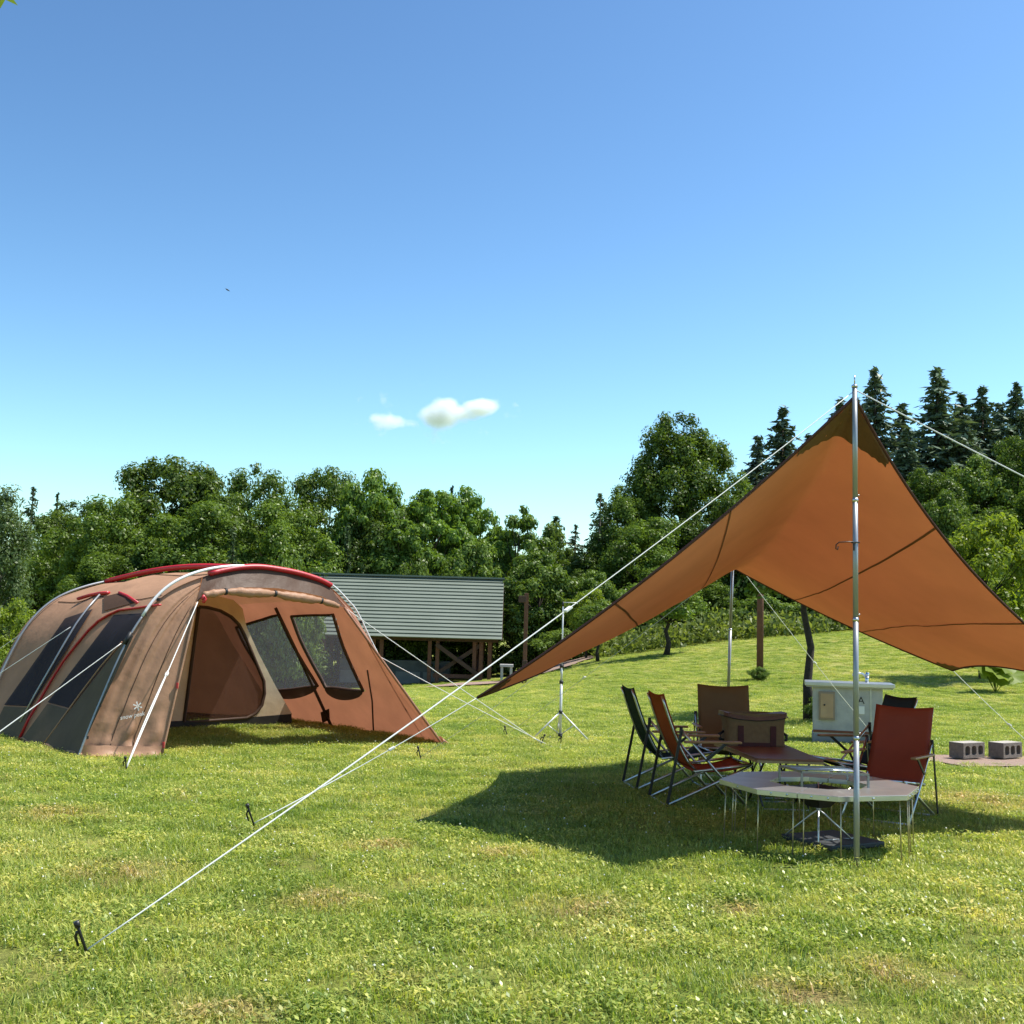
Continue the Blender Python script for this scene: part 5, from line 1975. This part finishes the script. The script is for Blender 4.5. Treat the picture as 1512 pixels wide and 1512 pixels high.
# ------------------------------------------------------------------ cloud, bird, overhanging maple
def make_cloud():
    D = 900.0
    c = at(655, 612, D)
    k = D / FPX
    m, n, out = nt_new('cloud_vapour')
    tc = n.nodes.new('ShaderNodeTexCoord')
    nz = n.nodes.new('ShaderNodeTexNoise')
    nz.inputs['Scale'].default_value = 0.055
    nz.inputs['Detail'].default_value = 6
    nz.inputs['Roughness'].default_value = 0.6
    n.links.new(tc.outputs['Object'], nz.inputs['Vector'])
    acc = None
    # puffs: px offset, size (px), density weight
    for (dx, dz, rx, rz, w) in ((-3, 0, 40, 26, 1.25), (2, 9, 30, 22, 1.0), (55, 12, 34, 17, 1.05), (22, 2, 42, 17, .8), (-76, -15, 46, 17, .56), (-100, -9, 26, 13, .5)):
        s = n.nodes.new('ShaderNodeVectorMath')
        s.operation = 'SUBTRACT'
        n.links.new(tc.outputs['Object'], s.inputs[0])
        s.inputs[1].default_value = (dx * k, 0, dz * k)
        d = n.nodes.new('ShaderNodeVectorMath')
        d.operation = 'DIVIDE'
        n.links.new(s.outputs[0], d.inputs[0])
        d.inputs[1].default_value = (rx * k, 22 * k, rz * k)
        l = n.nodes.new('ShaderNodeVectorMath')
        l.operation = 'LENGTH'
        n.links.new(d.outputs[0], l.inputs[0])
        r = n.nodes.new('ShaderNodeMapRange')
        r.interpolation_type = 'SMOOTHSTEP'
        n.links.new(l.outputs['Value'], r.inputs[0])
        r.inputs[1].default_value, r.inputs[2].default_value = 1.15, 0.1
        r.inputs[4].default_value = w
        if acc is None:
            acc = r.outputs[0]
        else:
            x = n.nodes.new('ShaderNodeMath')
            x.operation = 'MAXIMUM'
            n.links.new(acc, x.inputs[0])
            n.links.new(r.outputs[0], x.inputs[1])
            acc = x.outputs[0]
    nr = n.nodes.new('ShaderNodeMapRange')
    n.links.new(nz.outputs['Fac'], nr.inputs[0])
    nr.inputs[1].default_value, nr.inputs[2].default_value = .28, .72
    nr.inputs[3].default_value, nr.inputs[4].default_value = -.5, .12
    a = n.nodes.new('ShaderNodeMath')
    n.links.new(acc, a.inputs[0])
    n.links.new(nr.outputs[0], a.inputs[1])
    mx = n.nodes.new('ShaderNodeMath')
    mx.operation = 'MAXIMUM'
    n.links.new(a.outputs[0], mx.inputs[0])
    mx.inputs[1].default_value = 0
    mu = n.nodes.new('ShaderNodeMath')
    mu.operation = 'MULTIPLY'
    n.links.new(mx.outputs[0], mu.inputs[0])
    mu.inputs[1].default_value = 0.34
    pv = n.nodes.new('ShaderNodeVolumePrincipled')
    pv.inputs['Color'].default_value = (0.93, 0.965, 1, 1)
    pv.inputs['Anisotropy'].default_value = 0.1
    n.links.new(mu.outputs[0], pv.inputs['Density'])
    n.links.new(pv.outputs[0], out.inputs['Volume'])
    b = MB()
    N1, N2 = 20, 12
    for (dx, dz, rx, rz) in ((-15, 0, 140, 46),):
        b.grid(lambda u, v: c + Vector(((dx + rx * math.cos(2 * math.pi * u) * math.sin(math.pi * v)) * k, 40 * k * math.sin(2 * math.pi * u) * math.sin(math.pi * v), (dz + rz * math.cos(math.pi * v)) * k)), N1, N2)
    o = bpy.data.objects.new('cloud', None)
    bpy.data.objects.remove(o)
    me = bpy.data.meshes.new('cloud')
    me.from_pydata([tuple(Vector(p_) - c) for p_ in b.v], [], b.f)
    bm = bmesh.new()
    bm.from_mesh(me)
    bmesh.ops.remove_doubles(bm, verts=bm.verts, dist=.01)
    bmesh.ops.recalc_face_normals(bm, faces=bm.faces)
    bm.to_mesh(me)
    bm.free()
    me.materials.append(m)
    o = bpy.data.objects.new('cloud', me)
    o.location = c
    col.objects.link(o)
    tag(o, 'small white fair-weather cloud alone in the blue sky', 'cloud')


make_cloud()


def make_bird():
    c = at(336, 428, 55)
    k = 55 / FPX
    o = thing('bird', c, 'tiny dark bird gliding in the blue sky', 'bird')
    m = MB()
    ax = Vector((.82, .35, -.45)).normalized()
    m.tube([c - ax * 3.2 * k, c - ax * 2.2 * k, c, c + ax * 2.0 * k, c + ax * 3.6 * k], [.25 * k, .75 * k, 1.1 * k, .7 * k, .15 * k], 8)
    for s, tip in ((1, Vector((-4.4, -2, 2.0))), (-1, Vector((4.8, 2, -3.2)))):
        a, b = c - ax * 1.2 * k, c + ax * 1.0 * k
        t_ = c + tip * k
        mid = (c + t_) / 2 + Vector((0, 0, .7 * k))
        m.add([a, b, mid + ax * .8 * k, t_, mid - ax * .6 * k, a + Vector((0, 0, .02)), b + Vector((0, 0, .02))], [(0, 1, 2, 4), (4, 2, 3), (5, 6, 2, 4)])
    m.build('body', 'bird_feather', o)


make_bird()


def make_maple():
    """a tree beside the camera: only the tip of one leaf reaches into the picture"""
    base = Vector((-3.1, 1.2, 0))
    o = thing('maple_tree', base, 'maple whose bright green leaf tip hangs into the sky corner', 'tree')
    fork = base + Vector((.1, .05, 3.2))
    MB().tube([base - Vector((0, 0, .2)), base + Vector((.04, .02, 1.2)), fork, fork + Vector((-.2, .1, 1.4)), fork + Vector((-.3, .0, 2.6))], [.12, .095, .075, .05, .02], 10).build('trunk', 'bark_grey', o)
    tip = at(2, -34, 2.9)
    twigs = [(fork, tip)]
    rng = random.Random(8)
    for i in range(9):
        a = rng.uniform(1.9, 5.0)
        s = fork + Vector((-.1 * i / 9, 0, .25 * i))
        twigs.append((s, s + Vector((math.cos(a) * 1.2, math.sin(a) * 1.2, rng.uniform(.1, .8)))))
    m = MB()
    for a, b in twigs:
        m.tube([a, a.lerp(b, .5) + Vector((0, 0, .12)), b], [.022, .012, .004], 6)
    m.build('branch', 'bark_grey', o)

    def leaf(c, s, R):
        lobes = 7
        pts = []
        for i in range(lobes):
            a = math.radians(-150 + 300 * i / (lobes - 1))
            L = s * (1.0 - .28 * abs(i - 3) / 3)
            pts.append((math.sin(a) * L, math.cos(a) * L))
            if i < lobes - 1:
                a2 = math.radians(-150 + 300 * (i + .5) / (lobes - 1))
                pts.append((math.sin(a2) * s * .42, math.cos(a2) * s * .42))
        vs_ = [c] + [c + R @ Vector((x, y, -.18 * (x * x + y * y) / s)) for x, y in pts]
        MB().add(vs_, [(0, i + 1, i + 2) for i in range(len(pts) - 1)], True).build('leaf', 'maple_leaf', o)
    leaf(at(4, -8, 2.88), .056, Matrix.Rotation(math.radians(62), 3, 'X') @ Matrix.Rotation(math.radians(-125), 3, 'Z'))
    for a, b in twigs:
        for q in range(6):
            w = .45 + .55 * q / 5
            if a is twigs[0][0] and b is tip and w > .93:
                continue
            c = a.lerp(b, w) + Vector((rng.uniform(-.1, .1), rng.uniform(-.1, .1), .12 * (1 - w) + rng.uniform(-.04, .04)))
            leaf(c, rng.uniform(.05, .075), Matrix.Rotation(rng.uniform(0, 6.3), 3, 'Z') @ Matrix.Rotation(rng.uniform(-.6, .6), 3, 'X'))


make_maple()
